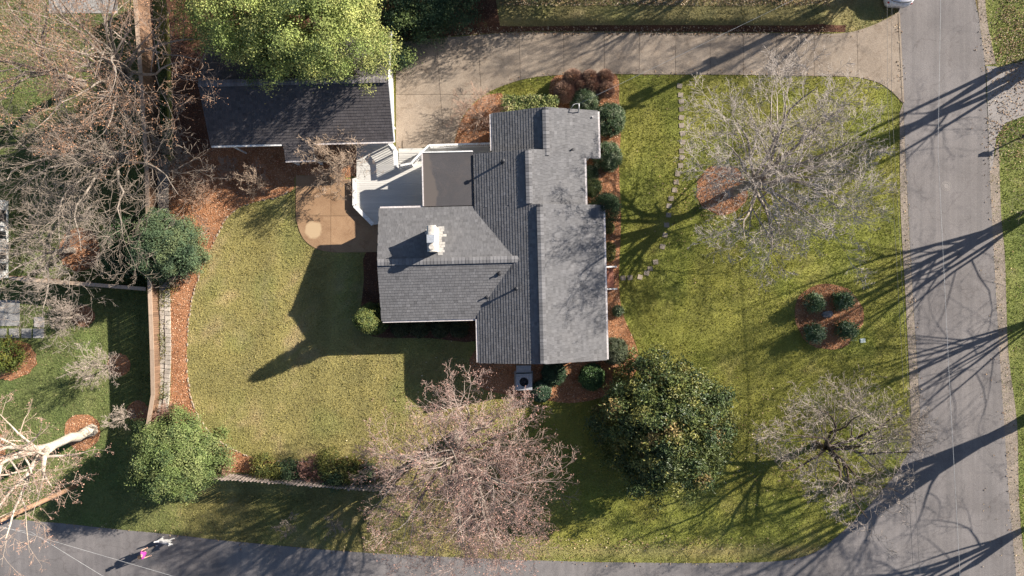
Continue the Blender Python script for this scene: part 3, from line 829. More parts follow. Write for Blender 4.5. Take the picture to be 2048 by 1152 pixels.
# ------------------------------------------------------------------ garage
garage = tag(empty("garage", (0, 0, 0), TH), "detached garage with dark brown shingle roof beside the driveway", "garage")
DARK = (0.090, 0.081, 0.083)
roofG = gable(garage, 9.40, 16.22, 12.81, -18.7, -7.2, 2.7, 4.24, 6, axis='x', col=DARK, capcol=(0.17, 0.155, 0.155))
walls(garage, 9.85, 15.85, -18.3, -7.62, 2.62, 3.98, 12.81, axis='x', mat='white')
pe = MB()
zp = 2.7 - 0.97 * 0.4516
pe.add([(-14.15, 8.43, zp), (-12.3, 8.43, zp), (-12.3, 9.6, 2.79), (-14.15, 9.6, 2.79), (-14.15, 8.43, zp - 0.1), (-12.3, 8.43, zp - 0.1), (-12.3, 9.6, 2.69), (-14.15, 9.6, 2.69)],
       [(0, 1, 2, 3), (7, 6, 5, 4), (0, 4, 5, 1), (1, 5, 6, 2), (2, 6, 7, 3), (3, 7, 4, 0)])
po = pe.build("porch_roof", M['roofdeck'], garage)
shingles("shingles", po, (-14.15, 8.43, zp + 0.006), (1, 0, 0), 1.85, (0, 1, 0.4516), 1.2, DARK, seed=77)
gutter(-18.65, 9.335, -14.25, 9.335, 2.63, garage, 'white'); gutter(-12.2, 9.335, -7.25, 9.335, 2.63, garage, 'trim'); gutter(-14.15, 8.37, -12.3, 8.37, zp - 0.07, garage)
for x in (-14.0, -12.45): MB().box2((x - 0.07, 8.52, 0.05), (x + 0.07, 8.66, zp - 0.1)).build("post", M['white'], garage)
rk = MB()
for ya, yb, za, zb in ((9.36, 12.81, 2.60, 4.16), (12.81, 16.24, 4.16, 2.60)):
    rk.beam((-7.165, ya, za), (-7.165, yb, zb), 0.06, 0.2)
rk.build("rake_board", M['white'], garage)
gd = MB().box2((-7.615, 11.0, 0.05), (-7.575, 14.6, 2.25)).build("garage_door", M['white'], garage)
for k in range(4):
    MB().box2((-7.573, 11.05, 0.12 + k * 0.54), (-7.555, 14.55, 0.58 + k * 0.54)).build("door_panel", M['siding'], gd)
br = MB().box2((-7.58, 10.3, 1.9), (-7.2, 10.42, 2.3)); br.build("bracket", M['white'], garage)
MB().box2((-18.0, 9.84, 0.9), (-17.0, 9.80, 2.0)).build("window", M['glass'], garage)
dp = MB().box2((-17.5, 9.36, 0.05), (-17.42, 9.44, 2.6)); dp.build("downspout", M['white'], garage)

# ------------------------------------------------------------------ deck, ramp and railings
deck = tag(empty("deck", (*W(780, 370, 0.0), 0)), "white painted wooden deck between the garage and the sunroom", "deck")
DX, DY = deck.location.x, deck.location.y
def strips(parent, poly, z0, z1, bw=0.145, gap=0.007, name="board", mat='deck'):
    P = np.array(poly)
    y = P[:, 1].min()
    while y < P[:, 1].max():
        q = clip_half(clip_half(poly, 0, 1, y + bw - gap), 0, -1, -y)
        if len(q) > 2 and area(q) > 0.02:
            q = [(a - DX, b - DY) for a, b in q]
            MB().prism(q, z0, z1).build(name, M[mat], parent)
        y += bw
dmain = [tuple(W(px, py, 0.28)) for px, py in [(713, 284), (778, 284), (788, 297), (791, 331), (801, 333), (846, 304), (856, 304), (852, 420), (760, 425), (757, 448), (745, 450), (707, 411), (706, 357), (713, 355)]]
strips(deck, dmain, 0.24, 0.28)
dwalk = [tuple(W(px, py, 0.28)) for px, py in [(858, 293), (985, 290), (985, 313), (858, 313)]]
strips(deck, dwalk, 0.235, 0.275)
dland = [tuple(W(px, py, 0.22)) for px, py in [(797, 297), (862, 296), (852, 300), (846, 306), (803, 334), (797, 334)]]
strips(deck, dland, 0.16, 0.20)
MB().prism([(a - DX, b - DY) for a, b in [W(806, 281), W(843, 281), W(843, 297), W(806, 297)]], 0.0, 0.09).build("step", M['concrete'], deck)
sk = MB(); dpl = [(x - DX, y - DY) for x, y in deck_poly]
sk.prism([(x * 0.985, y * 0.985) for x, y in dpl], 0.0, 0.232)
sk.build("skirt", M['siding'], deck)
def railing(parent, pts, z, h=0.95, bal=True, org=(DX, DY), top=0.13, nm="railing"):
    rl = MB(); ro = None
    P = [Vector((x - org[0], y - org[1], z)) for x, y in pts]
    for a, b in zip(P[:-1], P[1:]):
        rl.beam(a + Vector((0, 0, h)), b + Vector((0, 0, h)), top, 0.045)
        rl.beam(a + Vector((0, 0, 0.10)), b + Vector((0, 0, 0.10)), 0.05, 0.07)
        rl.beam(a + Vector((0, 0, h - 0.08)), b + Vector((0, 0, h - 0.08)), 0.045, 0.08)
    for p in P: rl.box(p + Vector((0, 0, (h - 0.03) / 2)), (0.10, 0.10, h - 0.03))
    ro = rl.build(nm, M['white'], parent)
    if bal:
        bl = MB()
        for a, b in zip(P[:-1], P[1:]):
            n = max(1, int((b - a).length / 0.125))
            ang = math.atan2(b.y - a.y, b.x - a.x)
            for i in range(1, n):
                p = a.lerp(b, i / n)
                bl.box(p + Vector((0, 0, 0.49)), (0.036, 0.036, 0.76), ang)
        bo = bl.build("balusters", M['white'], ro); bo["kind"] = "stuff"
    return ro
railing(deck, [W(778, 284, 1.2), W(790, 299, 1.2), W(792, 331, 1.2)], 0.28, top=0.26)
railing(deck, [W(801, 331, 1.2), W(822, 327, 1.2), W(845, 303, 1.2), W(858, 291, 1.2), W(918, 289, 1.2), W(984, 287, 1.2)], 0.28)
bench = MB()
bp = [Vector((x - DX, y - DY, 0.36)) for x, y in [W(709, 357, 0.36), W(709, 411, 0.36), W(746, 449, 0.36)]]
for a, b in zip(bp[:-1], bp[1:]):
    bench.beam(a, b, 0.26, 0.05); bench.beam(a - Vector((0, 0, .18)), b - Vector((0, 0, .18)), 0.05, 0.30)
bench.build("border_kerb", M['white'], deck)

# ------------------------------------------------------------------ air conditioner
acp = W(1048, 764, 0.85)
ac = tag(empty("air_conditioner", (acp[0], acp[1], 0), TH), "grey metal air conditioner with round fan grille at the gable end", "air conditioner")
MB().box2((-0.62, -0.62, 0.0), (0.62, 0.62, 0.07)).build("pad", M['flag'], ac)
cab = MB(); R0 = 0.30
ring = [(R0 * math.cos(2 * math.pi * k / 24), R0 * math.sin(2 * math.pi * k / 24)) for k in range(24)]
sq = []
for x, y in ring:
    m_ = max(abs(x), abs(y)); sq.append((x / m_ * 0.53, y / m_ * 0.53))
vs = [(x, y, 0.86) for x, y in ring] + [(x, y, 0.86) for x, y in sq] + [(x, y, 0.08) for x, y in sq] + [(x, y, 0.55) for x, y in ring]
fs = []
for k in range(24):
    j = (k + 1) % 24
    fs += [(k, 24 + k, 24 + j, j), (24 + k, 48 + k, 48 + j, 24 + j), (k, j, 72 + j, 72 + k)]
cab.add(vs, fs); cab.build("cabinet", M['metal'], ac)
fan = MB(); fan.tube([(0, 0, 0.60), (0, 0, 0.70)], 0.09, 12)
for k in range(4):
    a = k * math.pi / 2
    fan.beam((0.08 * math.cos(a), 0.08 * math.sin(a), 0.65), (0.26 * math.cos(a), 0.26 * math.sin(a), 0.67), 0.14, 0.012)
fan.build("fan", M['dark'], ac)
gr = MB()
for r in (0.07, 0.14, 0.21, 0.28):
    gr.tube([(r * math.cos(2 * math.pi * k / 20), r * math.sin(2 * math.pi * k / 20), 0.865) for k in range(21)], 0.005, 4, caps=False)
for k in range(6):
    a = k * math.pi / 6; gr.beam((-0.3 * math.cos(a), -0.3 * math.sin(a), 0.868), (0.3 * math.cos(a), 0.3 * math.sin(a), 0.868), 0.008, 0.008)
gr.build("grille", M['dark'], ac)
duct = MB().box2((-0.48, 0.60, 0.10), (0.48, 1.05, 0.72)); duct.build("duct_box", M['metal'], ac)

# ------------------------------------------------------------------ wood fences
def board_fence(root_name, label, pts, ztop, zbase, bw=0.142, cap=0.26, seg=2.4, side=1, posts=True):
    """pts in metres; boards, cap boards, rails and posts are separate parts"""
    P = [Vector((x, y)) for x, y in pts]
    root = tag(empty(root_name, (P[0].x, P[0].y, zbase(P[0].x, P[0].y))), label, "fence")
    O = root.location.copy()
    hts = {}
    for a, b in zip(P[:-1], P[1:]):
        d = b - a; L = d.length; ang = math.atan2(d.y, d.x); u = d.normalized(); nrm = Vector((-u.y, u.x)) * side
        n = max(1, round(L / bw))
        for i in range(n):
            c = a + u * (i + 0.5) * (L / n)
            zb = zbase(c.x, c.y); zt = ztop(c.x, c.y)
            hgt = round(zt - zb - 0.05, 1)
            if hgt not in hts:
                hts[hgt] = MB().box((0, 0, hgt / 2), (bw - 0.012, 0.022, hgt)).mesh("board")
                hts[hgt].materials.append(M['fence'])
            o = bpy.data.objects.new("board", hts[hgt])
            o.location = Vector((c.x, c.y, zt - 0.02 - hgt)) - O
            o.rotation_euler = (random.uniform(-0.015, 0.015), 0, ang)
            link(o, root)
        k = max(1, round(L / seg))
        for i in range(k):
            p = a + u * (i * L / k + 0.008); q = a + u * ((i + 1) * L / k - 0.008)
            zp_, zq = ztop(p.x, p.y), ztop(q.x, q.y)
            if cap:
                MB().beam(Vector((p.x, p.y, zp_)) - O, Vector((q.x, q.y, zq)) - O, cap, 0.04).build("cap_board", M['fence_cap'], root)
            for dz in (0.35, 1.3):
                w = nrm * 0.04
                MB().beam(Vector((p.x + w.x, p.y + w.y, zp_ - dz)) - O, Vector((q.x + w.x, q.y + w.y, zq - dz)) - O, 0.04, 0.09).build("rail", M['fence'], root)
            if posts:
                w = nrm * 0.105; zb = zbase(p.x, p.y)
                MB().box2(Vector((p.x + w.x - 0.045, p.y + w.y - 0.045, zb - 0.1)) - O, Vector((p.x + w.x + 0.045, p.y + w.y + 0.045, zp_ - 0.03)) - O).build("post", M['fence'], root)
    return root

FT = 1.0
fpts = [W(px, py, FT) for px, py in [(268, -30), (280, 130), (293, 330), (299, 560), (304, 700), (306, 790), (296, 850), (285, 900), (275, 944)]]
board_fence("privacy_fence", "tall brown board fence with a flat cap running beside the block wall", fpts, lambda x, y: FT, lambda x, y: min(hz(x, y), -0.9), side=-1)
cpts = [W(18, 556, 0.35), W(292, 578, 0.35)]
board_fence("cross_fence", "low board fence crossing the neighbouring yard to the long fence", cpts, lambda x, y: 0.35, lambda x, y: hz(x, y), cap=0.24, side=1)

# picket fence along the bottom of the back yard
pk = [(392, 957), (460, 960), (512, 963), (620, 972), (720, 980), (812, 984)]
pw = []
for px, py in smooth_open(pk, 4):
    p = G(px, py, 1.45); pw.append(p)
pf = tag(empty("picket_fence", pw[0]), "weathered grey picket fence below the back yard bed", "fence")
O = pf.location.copy()
pick = MB(); hh = 1.55
pick.add([(-0.072, -0.011, 0), (0.072, -0.011, 0), (0.072, -0.011, hh - 0.06), (0, -0.011, hh), (-0.072, -0.011, hh - 0.06), (-0.072, 0.011, 0), (0.072, 0.011, 0), (0.072, 0.011, hh - 0.06), (0, 0.011, hh), (-0.072, 0.011, hh - 0.06)],
         [(0, 1, 2, 3, 4), (9, 8, 7, 6, 5), (0, 5, 6, 1), (1, 6, 7, 2), (2, 7, 8, 3), (3, 8, 9, 4), (4, 9, 5, 0)])
pme = pick.mesh("picket"); pme.materials.append(M['picket'])
acc = 0.0
for a, b in zip(pw[:-1], pw[1:]):
    d = b - a; L = math.hypot(d.x, d.y); ang = math.atan2(d.y, d.x)
    t = acc
    while t < L:
        p = a + d * (t / L)
        o = bpy.data.objects.new("picket", pme); o.location = Vector((p.x, p.y, hz(p.x, p.y) + 0.03 + random.uniform(-0.015, 0.015))) - O
        o.rotation_euler = (random.uniform(-0.02, 0.02), random.uniform(-0.02, 0.02), ang); link(o, pf)
        t += 0.235
    acc = t - L
    nrm = Vector((d.y, -d.x, 0)).normalized() * 0.035
    for dz in (0.3, 1.12):
        MB().beam(Vector((a.x, a.y, hz(a.x, a.y) + dz)) + nrm - O, Vector((b.x, b.y, hz(b.x, b.y) + dz)) + nrm - O, 0.04, 0.08).build("rail", M['picket'], pf)
for p in pw[::3]:
    MB().box((p.x - O.x + 0.02, p.y - O.y - 0.10, hz(p.x, p.y) - O.z + 0.68), (0.09, 0.09, 1.4)).build("post", M['picket'], pf)

# ------------------------------------------------------------------ block retaining wall
def edge_x(py):
    return np.interp(py, [320, 450, 600, 700, 790, 870], [337.5, 338.5, 341, 343, 340, 332])
bw_root = tag(empty("block_wall", (-22.9, 0, 0)), "pale stacked block retaining wall between the mulch bed and the board fence", "wall")
core = MB()
cy = [320, 450, 600, 700, 790, 870]
pr = [W(edge_x(c) - 2, c) for c in cy]; plf = [W(edge_x(c) - 23, c) for c in cy]
core.prism([(x + 22.9, y) for x, y in pr + plf[::-1]], -1.28, -0.16)
core.build("core", M['joint'], bw_root)
bms = []
for k in range(5):
    g = random.Random(k)
    m = MB().box((0, 0, 0), (0.345, 0.268, 0.20))
    m.v = [(x + g.uniform(-0.012, 0.012), y + g.uniform(-0.01, 0.01), z + g.uniform(-0.008, 0.008)) for x, y, z in m.v]
    me = m.mesh("block"); me.materials.append(M['block'])
    bms.append(me)
py = 324.0; r = 0
while py < 868:
    ex, ey = W(edge_x(py), py)
    for c, (dx, zt) in enumerate(((-0.175, 0.115), (-0.535, 0.055))):
        o = bpy.data.objects.new("block", random.choice(bms))
        o.location = (ex + dx + random.uniform(-0.015, 0.015) + 22.9, ey + (0.0 if c == 0 else 0.05) + random.uniform(-0.01, 0.01), zt - 0.10 + random.uniform(-0.02, 0.02))
        o.rotation_euler = (random.uniform(-0.02, 0.02), random.uniform(-0.03, 0.03), random.uniform(-0.05, 0.05) - 0.08)
        link(o, bw_root)
    o = bpy.data.objects.new("block", random.choice(bms))
    o.location = (ex - 0.80 + 22.9, ey + 0.1, -0.30 + random.uniform(-0.04, 0.04)); o.scale = (0.5, 0.85, 1.0)
    o.rotation_euler = (0, 0.15, random.uniform(-0.2, 0.2))
    link(o, bw_root)
    py += 8.9; r += 1

# ------------------------------------------------------------------ edging stones, stepping stones, boulder, small things
def stone_mesh(seed, sx, sy, sz, name="stone", mat='stone'):
    g = random.Random(seed)
    bm = bmesh.new()
    bmesh.ops.create_icosphere(bm, subdivisions=1, radius=1)
    for v in bm.verts:
        c = v.co
        m_ = max(abs(c.x), abs(c.y), abs(c.z))
        c *= (0.55 + 0.45 / m_) * g.uniform(0.85, 1.1)
        v.co = (c.x * sx / 2, c.y * sy / 2, c.z * sz / 2)
    me = bpy.data.meshes.new(name); bm.to_mesh(me); bm.free()
    me.materials.append(M[mat])
    return me
ed = tag(empty("stone_edging", (*W(592, 372), 0)), "line of small pale edging stones around the back lawn", "edging")
sms = [stone_mesh(k, 0.24, 0.12, 0.11, "edging_stone") for k in range(6)]
ep = [Vector((*W(*p), 0)) for p in smooth_open(EDGE, 6)]
t = 0.0
for a, b in zip(ep[:-1], ep[1:]):
    L = (b - a).length
    while t < L:
        p = a.lerp(b, t / L)
        if random.random() < (0.9 if vnoise(p.x, p.y, 0.45, 51) > 0.42 else 0.35):
            o = bpy.data.objects.new("edging_stone", random.choice(sms))
            o.location = p + Vector((random.uniform(-.04, .04), random.uniform(-.04, .04), 0.03)) - ed.location
            s = random.uniform(0.4, 1.15); o.scale = (s, s * random.uniform(0.8, 1.1), random.uniform(0.7, 1.1))
            o.rotation_euler = (0, 0, math.atan2(b.y - a.y, b.x - a.x) + random.uniform(-.4, .4)); link(o, ed)
        t += random.uniform(0.20, 0.34)
    t -= L

def slab_mesh(seed, w, d, h, name, mat):
    g = random.Random(seed)
    hw, hd = w / 2, d / 2
    c = 0.06 * w
    pts = [(-hw + c, -hd), (hw - c, -hd), (hw, -hd + c), (hw, hd - c), (hw - c, hd), (-hw + c, hd), (-hw, hd - c), (-hw, -hd + c)]
    pts = [(x + g.uniform(-.04, .04) * w, y + g.uniform(-.04, .04) * d) for x, y in pts]
    me = MB().prism(pts, 0, h).mesh(name); me.materials.append(M[mat])
    return me
ssm = [slab_mesh(k, 0.335, 0.315, 0.035, "stepping_stone", 'stepstone') for k in range(5)]
SS = [(1359, 172), (1361, 190), (1362.5, 203), (1363, 218), (1363, 235), (1363, 251), (1365, 267), (1365.5, 284), (1363, 302), (1364, 315), (1361, 331), (1355, 348), (1352, 364), (1349, 380), (1342, 397), (1338, 412), (1337, 430), (1333, 450), (1330, 470), (1325, 493), (1311, 524), (1300, 537), (1293, 546), (1280, 554), (1260, 555), (1246, 556)]
for i, (px, py) in enumerate(SS):
    o = bpy.data.objects.new("stepping_stone", ssm[i % 5]); COL.objects.link(o)
    o.location = (*W(px, py), 0.005)
    o.rotation_euler = (random.uniform(-.02, .02), random.uniform(-.02, .02), random.uniform(-0.25, 0.25))
    if i >= 23: tag(o, "square stepping stone in the short row leading to the brick stoop", "stepping stone", "stepping stones across the front lawn")
    elif i >= 19: tag(o, "square stepping stone on the bend of the lawn path", "stepping stone", "stepping stones across the front lawn")
    else: tag(o, "square stepping stone in the long straight run across the lawn", "stepping stone", "stepping stones across the front lawn")

bo = mesh_obj("boulder", stone_mesh(21, 0.85, 0.5, 0.62, "boulder", 'rock'), M['rock'])
bo.location = (*W(1655, 628, 0.2), 0.2); bo.rotation_euler = (0, 0, 0.1)
tag(bo, "dark grey boulder among the four shrubs of the round bed", "boulder")
cv = empty("utility_cover", (*W(1725, 681), 0.0), 0.1)
tag(cv, "pale square utility box lid in the lawn by the round bed", "utility cover")
MB().box2((-0.17, -0.14, 0.0), (0.17, 0.14, 0.05)).build("frame", M['cover'], cv)
MB().box2((-0.14, -0.11, 0.05), (0.14, 0.11, 0.062)).build("lid", M['cover'], cv)
mh = empty("manhole_cover", (*W(1892, 372), 0.024)); tag(mh, "worn round manhole cover in the street", "manhole cover")
mm = MB()
for r0, r1 in ((0.0, 0.16), (0.20, 0.26), (0.30, 0.34)):
    n = 24
    vs = [(r * math.cos(2 * math.pi * k / n), r * math.sin(2 * math.pi * k / n), 0.006) for r in (r0 + 0.001, r1) for k in range(n)]
    mm.add(vs, [(k, (k + 1) % n, n + (k + 1) % n, n + k) for k in range(n)])
mm.build("lid", M['asphalt_side'], mh)

# neighbour's flagstones and patio at the left edge
for i, (x0, y0, x1, y1, lab) in enumerate([(0, 657, 13, 676, "first flagstone in the row beside the shrub bed"), (19, 657, 38, 676, "second flagstone in the row beside the shrub bed"), (44, 657, 63, 676, "third flagstone in the row beside the shrub bed"), (67, 657, 88, 676, "fourth flagstone ending the row beside the shrub bed"), (69, 634, 89, 654, "flagstone stepping up from the end of the row")]):
    a = G(x0, y1); b = G(x1, y0)
    o = MB().prism([(a.x, a.y), (b.x, a.y), (b.x, b.y), (a.x, b.y)], a.z - 0.02, a.z + 0.05).build("flagstone", M['flag'])
    tag(o, lab, "flagstone", "neighbour's flagstones")
def paved(label, x0, y0, x1, y1, nx_, ny_, mat='flag', zoff=0.03):
    a = G(x0, y1); b = G(x1, y0)
    root = tag(empty("paved_terrace", a), label, "terrace", kind="structure")
    w = (b.x - a.x) / nx_; h = (b.y - a.y) / ny_
    for i in range(nx_):
        for j in range(ny_):
            MB().box2((i * w + 0.012, j * h + 0.012, -0.05), ((i + 1) * w - 0.012, (j + 1) * h - 0.012, zoff + random.uniform(-.006, .006))).build("paver", M[mat], root)
na = G(17, 556); nb_ = G(17, 402)
nh = tag(empty("neighbour_house", (na.x, na.y, na.z)), "white-walled house at the end of the cross fence", "house")
hl = nb_.y - na.y
MB().box2((-7.0, 0.0, -0.1), (0.0, hl, 2.7)).build("wall", M['white'], nh)
rf = MB(); vs_ = [(x, y, z) for y in (-0.25, hl + 0.25) for x, z in ((0.3, 2.68), (-3.5, 4.0), (-7.3, 2.68), (-7.3, 2.56), (-3.5, 3.88), (0.3, 2.56))]
rf.add(vs_, [(0, 1, 7, 6), (1, 2, 8, 7), (2, 3, 9, 8), (3, 4, 10, 9), (4, 5, 11, 10), (5, 0, 6, 11), (0, 5, 4, 1), (1, 4, 3, 2), (6, 7, 10, 11), (7, 8, 9, 10)])
rf.build("roof", M['roofdeck'], nh)
for yy_, w_ in ((0.75, 0.5), (1.5, 0.45), (2.9, 0.5), (4.2, 0.8)):
    wo = MB().box2((0.002, yy_ - w_ / 2 - 0.06, 0.22), (0.03, yy_ + w_ / 2 + 0.06, 1.16)).build("window", M['white'], nh)
    MB().box2((0.031, yy_ - w_ / 2, 0.28), (0.04, yy_ + w_ / 2, 1.1)).build("pane", M['glass'], wo)
paved("grey paved terrace beside the flagstone row", -50, 600, 40, 652, 3, 2)
paved("grey paved terrace behind the tall bare trees", 98, -60, 236, 27, 4, 3)

# ------------------------------------------------------------------ trees
def vnorm(v): return v / (np.linalg.norm(v) + 1e-9)

def seg_mesh(segs, n):
    """segs: (N,8) p0 p1 r0 r1 -> verts, quad faces"""
    A = np.asarray(segs, float)
    p0, p1 = A[:, :3], A[:, 3:6]
    d = p1 - p0; d /= np.linalg.norm(d, axis=1)[:, None] + 1e-9
    up = np.where((np.abs(d[:, 2]) < 0.9)[:, None], np.array([[0, 0, 1.0]]), np.array([[1.0, 0, 0]]))
    a = np.cross(d, up); a /= np.linalg.norm(a, axis=1)[:, None]
    b = np.cross(a, d)
    t = 2 * np.pi * np.arange(n) / n
    ring = a[:, None, :] * np.cos(t)[None, :, None] + b[:, None, :] * np.sin(t)[None, :, None]
    e = (d * A[:, 6:7] * 0.25)
    V = np.concatenate([(p0 - e)[:, None] + ring * A[:, 6][:, None, None], (p1 + e)[:, None] + ring * A[:, 7][:, None, None]], 1)
    base = (np.arange(len(A)) * 2 * n)[:, None, None]
    k = np.arange(n); j = (k + 1) % n
    F = base + np.stack([k, j, n + j, n + k], 1)[None]
    return V.reshape(-1, 3), F.reshape(-1, 4)

class Bare:
    def __init__(s, seed, maxlvl=5, wob=0.16, trop=0.05, nch=(0, 7, 6, 5, 4), ratio=(0, 0.55, 0.52, 0.5, 0.5), ang=(0.55, 1.05), rmin=0.009, nseg=(6, 8, 5, 4, 3, 2)):
        s.g = random.Random(seed); s.thick = []; s.thin = []; s.lv = []; s.tips = []
        s.maxlvl, s.wob, s.trop, s.nch, s.ratio, s.ang, s.rmin, s.nseg = maxlvl, wob, trop, nch, ratio, ang, rmin, nseg
    def rnd(s):
        g = s.g; return np.array([g.gauss(0, 1), g.gauss(0, 1), g.gauss(0, 1)])
    def put(s, p, q, r0, r1, lvl):
        rec = (*p, *q, r0, r1)
        if lvl <= 1 or r0 > 0.055: s.thick.append(rec)
        else: s.thin.append(rec); s.lv.append(lvl)
    def branch(s, p, d, L, r, lvl, target=None):
        g = s.g
        n = s.nseg[min(lvl, len(s.nseg) - 1)]
        step = L / n
        rend = max(s.rmin * 0.75, r * 0.16)
        nodes = []
        for i in range(n):
            d = d + s.rnd() * s.wob + np.array([0, 0, s.trop])
            if target is not None: d = d + vnorm(target - p) * 0.35
            d = vnorm(d)
            q = p + d * step
            ra = r + (rend - r) * i / n; rb = r + (rend - r) * (i + 1) / n
            s.put(p, q, ra, rb, lvl)
            nodes.append((p, q, d.copy(), rb, (i + 1) / n))
            p = q
        s.tips.append(p)
        if lvl < s.maxlvl:
            k = s.nch[lvl]
            for c in range(k):
                f = 0.22 + 0.78 * (c + g.random()) / k
                i = min(n - 1, int(f * n)); a, b, dd, rb, fr = nodes[i]
                t = f * n - i
                pp = a + (b - a) * min(max(t, 0), 1)
                ax = vnorm(np.cross(dd, s.rnd()))
                th = g.uniform(*s.ang)
                nd = vnorm(dd * math.cos(th) + ax * math.sin(th))
                if nd[2] < -0.35: nd[2] *= 0.4
                s.branch(pp, nd, L * s.ratio[lvl] * (1.15 - 0.5 * f) * g.uniform(0.75, 1.25), max(s.rmin, rb * g.uniform(0.5, 0.72)), lvl + 1)

def make_bare(name, label, seed, base, height, center, R, fork, r0, nlimb=7, bark='bark', tcol=(0.25, 0.20, 0.17), tipcol=None, buds=None, maxlvl=5, nch=(0, 7, 6, 5, 4), zc=0.55, group=None, limbs=None, rmin=0.009, wob=0.16, cat="tree", flat=1.0, trop=0.05, ang=(0.55, 1.05), stems=1, els=(0.1, 0.55, 0.25, 0.95, 0.4), limb_k=1.0):
    b = Bare(seed, maxlvl=maxlvl, nch=nch, rmin=rmin, wob=wob, trop=trop, ang=ang)
    g = b.g
    base = np.array(base, float); center = np.array([center[0], center[1], 0.0])
    z0 = base[2]
    cz = z0 + height * zc
    for sidx in range(stems):
        top = np.array([base[0] + (center[0] - base[0]) * 0.3, base[1] + (center[1] - base[1]) * 0.3, z0 + fork])
        if stems > 1:
            a = 2 * math.pi * sidx / stems + seed; top = top + np.array([math.cos(a), math.sin(a), 0]) * fork * 0.35
        p = base - np.array([0, 0, 0.15]); n = 6
        prev = p
        for i in range(n):
            f = (i + 1) / n
            q = base + (top - base) * f + np.array([g.gauss(0, 1), g.gauss(0, 1), 0]) * 0.03 * fork * (0.2 if i == n - 1 else 0.5)
            flare = 1.35 if i == 0 else 1.0
            b.thick.append((*prev, *q, r0 * flare * (1 - 0.35 * i / n), r0 * (1 - 0.35 * f)))
            prev = q
        top = prev
        m = nlimb if stems == 1 else max(2, nlimb // stems)
        tg = limbs or []
        for i in range(m):
            if i < len(tg):
                T = np.array(tg[i], float)
            else:
                az = 2 * math.pi * (i + g.random() * 0.6) / m + seed
                el = els[i % len(els)] + g.uniform(-0.12, 0.12)
                T = np.array([center[0] + R * 0.92 * math.cos(az) * math.cos(el), center[1] + R * 0.92 * math.sin(az) * math.cos(el), cz + (z0 + height - cz) * math.sin(el) * flat])
            st = top if g.random() < 0.65 else prev - (prev - base) * g.uniform(0.02, 0.3)
            L = np.linalg.norm(T - st)
            d = vnorm((T - st) / L * 0.55 + np.array([0, 0, 0.75]))
            b.branch(st, d, L * 1.02, r0 * g.uniform(0.30, 0.46) * limb_k, 1, target=T)
    root = tag(empty(name, tuple(base)), label, cat, group)
    off = base[None]
    V, F = seg_mesh(b.thick, 7)
    mesh_obj("trunk", np_mesh("trunk", V - off, F, None, True), M[bark], root)
    V, F = seg_mesh(b.thin, 3)
    lv = np.array(b.lv, float)
    c0 = np.array(tcol); c1 = np.array(tipcol if tipcol is not None else tcol)
    f = np.clip((lv - 2) / max(1, maxlvl - 2), 0, 1)[:, None]
    rr = np.random.default_rng(seed).normal(1, 0.16, len(lv))[:, None]
    cc = (c0[None] * (1 - f) + c1[None] * f) * np.clip(rr, 0.5, 1.5)
    C = np.repeat(cc, 6, 0)
    if buds:
        # small bud clusters: one octahedron-like pair of triangles per tip
        T = np.array(b.tips); rg = np.random.default_rng(seed + 5)
        k = buds[1]
        P = np.repeat(T, k, 0) + rg.normal(0, 0.07, (len(T) * k, 3))
        u = rg.normal(0, 1, P.shape); u /= np.linalg.norm(u, axis=1)[:, None]
        w = np.cross(u, rg.normal(0, 1, P.shape)); w /= np.linalg.norm(w, axis=1)[:, None]
        s = rg.uniform(0.016, 0.034, len(P))[:, None]
        bv = np.stack([P + u * s * 1.5, P + w * s, P - u * s * 1.5, P - w * s], 1).reshape(-1, 3)
        bf = (np.arange(len(P)) * 4)[:, None] + np.array([[0, 1, 2, 3]])
        bc = np.repeat(np.array(buds[0])[None] * rg.normal(1, 0.22, (len(P), 1)), 4, 0)
        F = np.concatenate([F, bf + len(V)]); V = np.concatenate([V, bv]); C = np.concatenate([C, np.clip(bc, 0, 1)])
    mesh_obj("crown", np_mesh("crown", V - off, F, C), M['twig'], root)
    return root

def gb(px, py): return tuple(G(px, py))

GREYT = (0.38, 0.33, 0.295); PINK = (0.375, 0.275, 0.24)
make_bare("bare_tree", "large bare grey-twigged tree on the front lawn near the driveway", 21, gb(1466, 384), 9.6, (15.7, 6.8), 5.9, 2.6, 0.30, nlimb=13, limb_k=1.3, tcol=(0.33, 0.285, 0.255), tipcol=(0.385, 0.335, 0.30), nch=(0, 8, 6, 5, 4), trop=0.02, zc=0.5, bark='bark_pale', rmin=0.0085)
make_bare("bare_tree", "large pinkish-twigged bare tree between the back lawn and the lower street", 32, gb(912, 872), 9.8, (-2.7, -10.9), 5.7, 2.6, 0.38, nlimb=14, limb_k=1.25, tcol=(0.32, 0.26, 0.225), tipcol=(0.335, 0.235, 0.20), buds=((0.32, 0.18, 0.145), 1), nch=(0, 8, 6, 5, 4), trop=0.03, rmin=0.0078, bark='bark_pale')
make_bare("bare_tree", "small crooked bare tree with dark limbs at the street corner", 43, gb(1632, 890), 7.5, (20.3, -9.8), 4.6, 1.8, 0.25, nlimb=10, limb_k=1.05, bark='bark_dark', tcol=(0.24, 0.20, 0.17), tipcol=(0.33, 0.275, 0.235), nch=(0, 8, 5, 5, 3), wob=0.24, trop=0.01)
make_bare("bare_tree", "tall bare tree with orange buds behind the garage and fence", 54, (-25.0, 13.2, -1.3), 12.0, (-23.6, 14.0), 6.6, 3.4, 0.34, nlimb=12, tcol=(0.31, 0.255, 0.215), tipcol=(0.29, 0.195, 0.14), buds=((0.36, 0.19, 0.11), 1), nch=(0, 7, 5, 4, 3), bark='bark_pale', rmin=0.008)
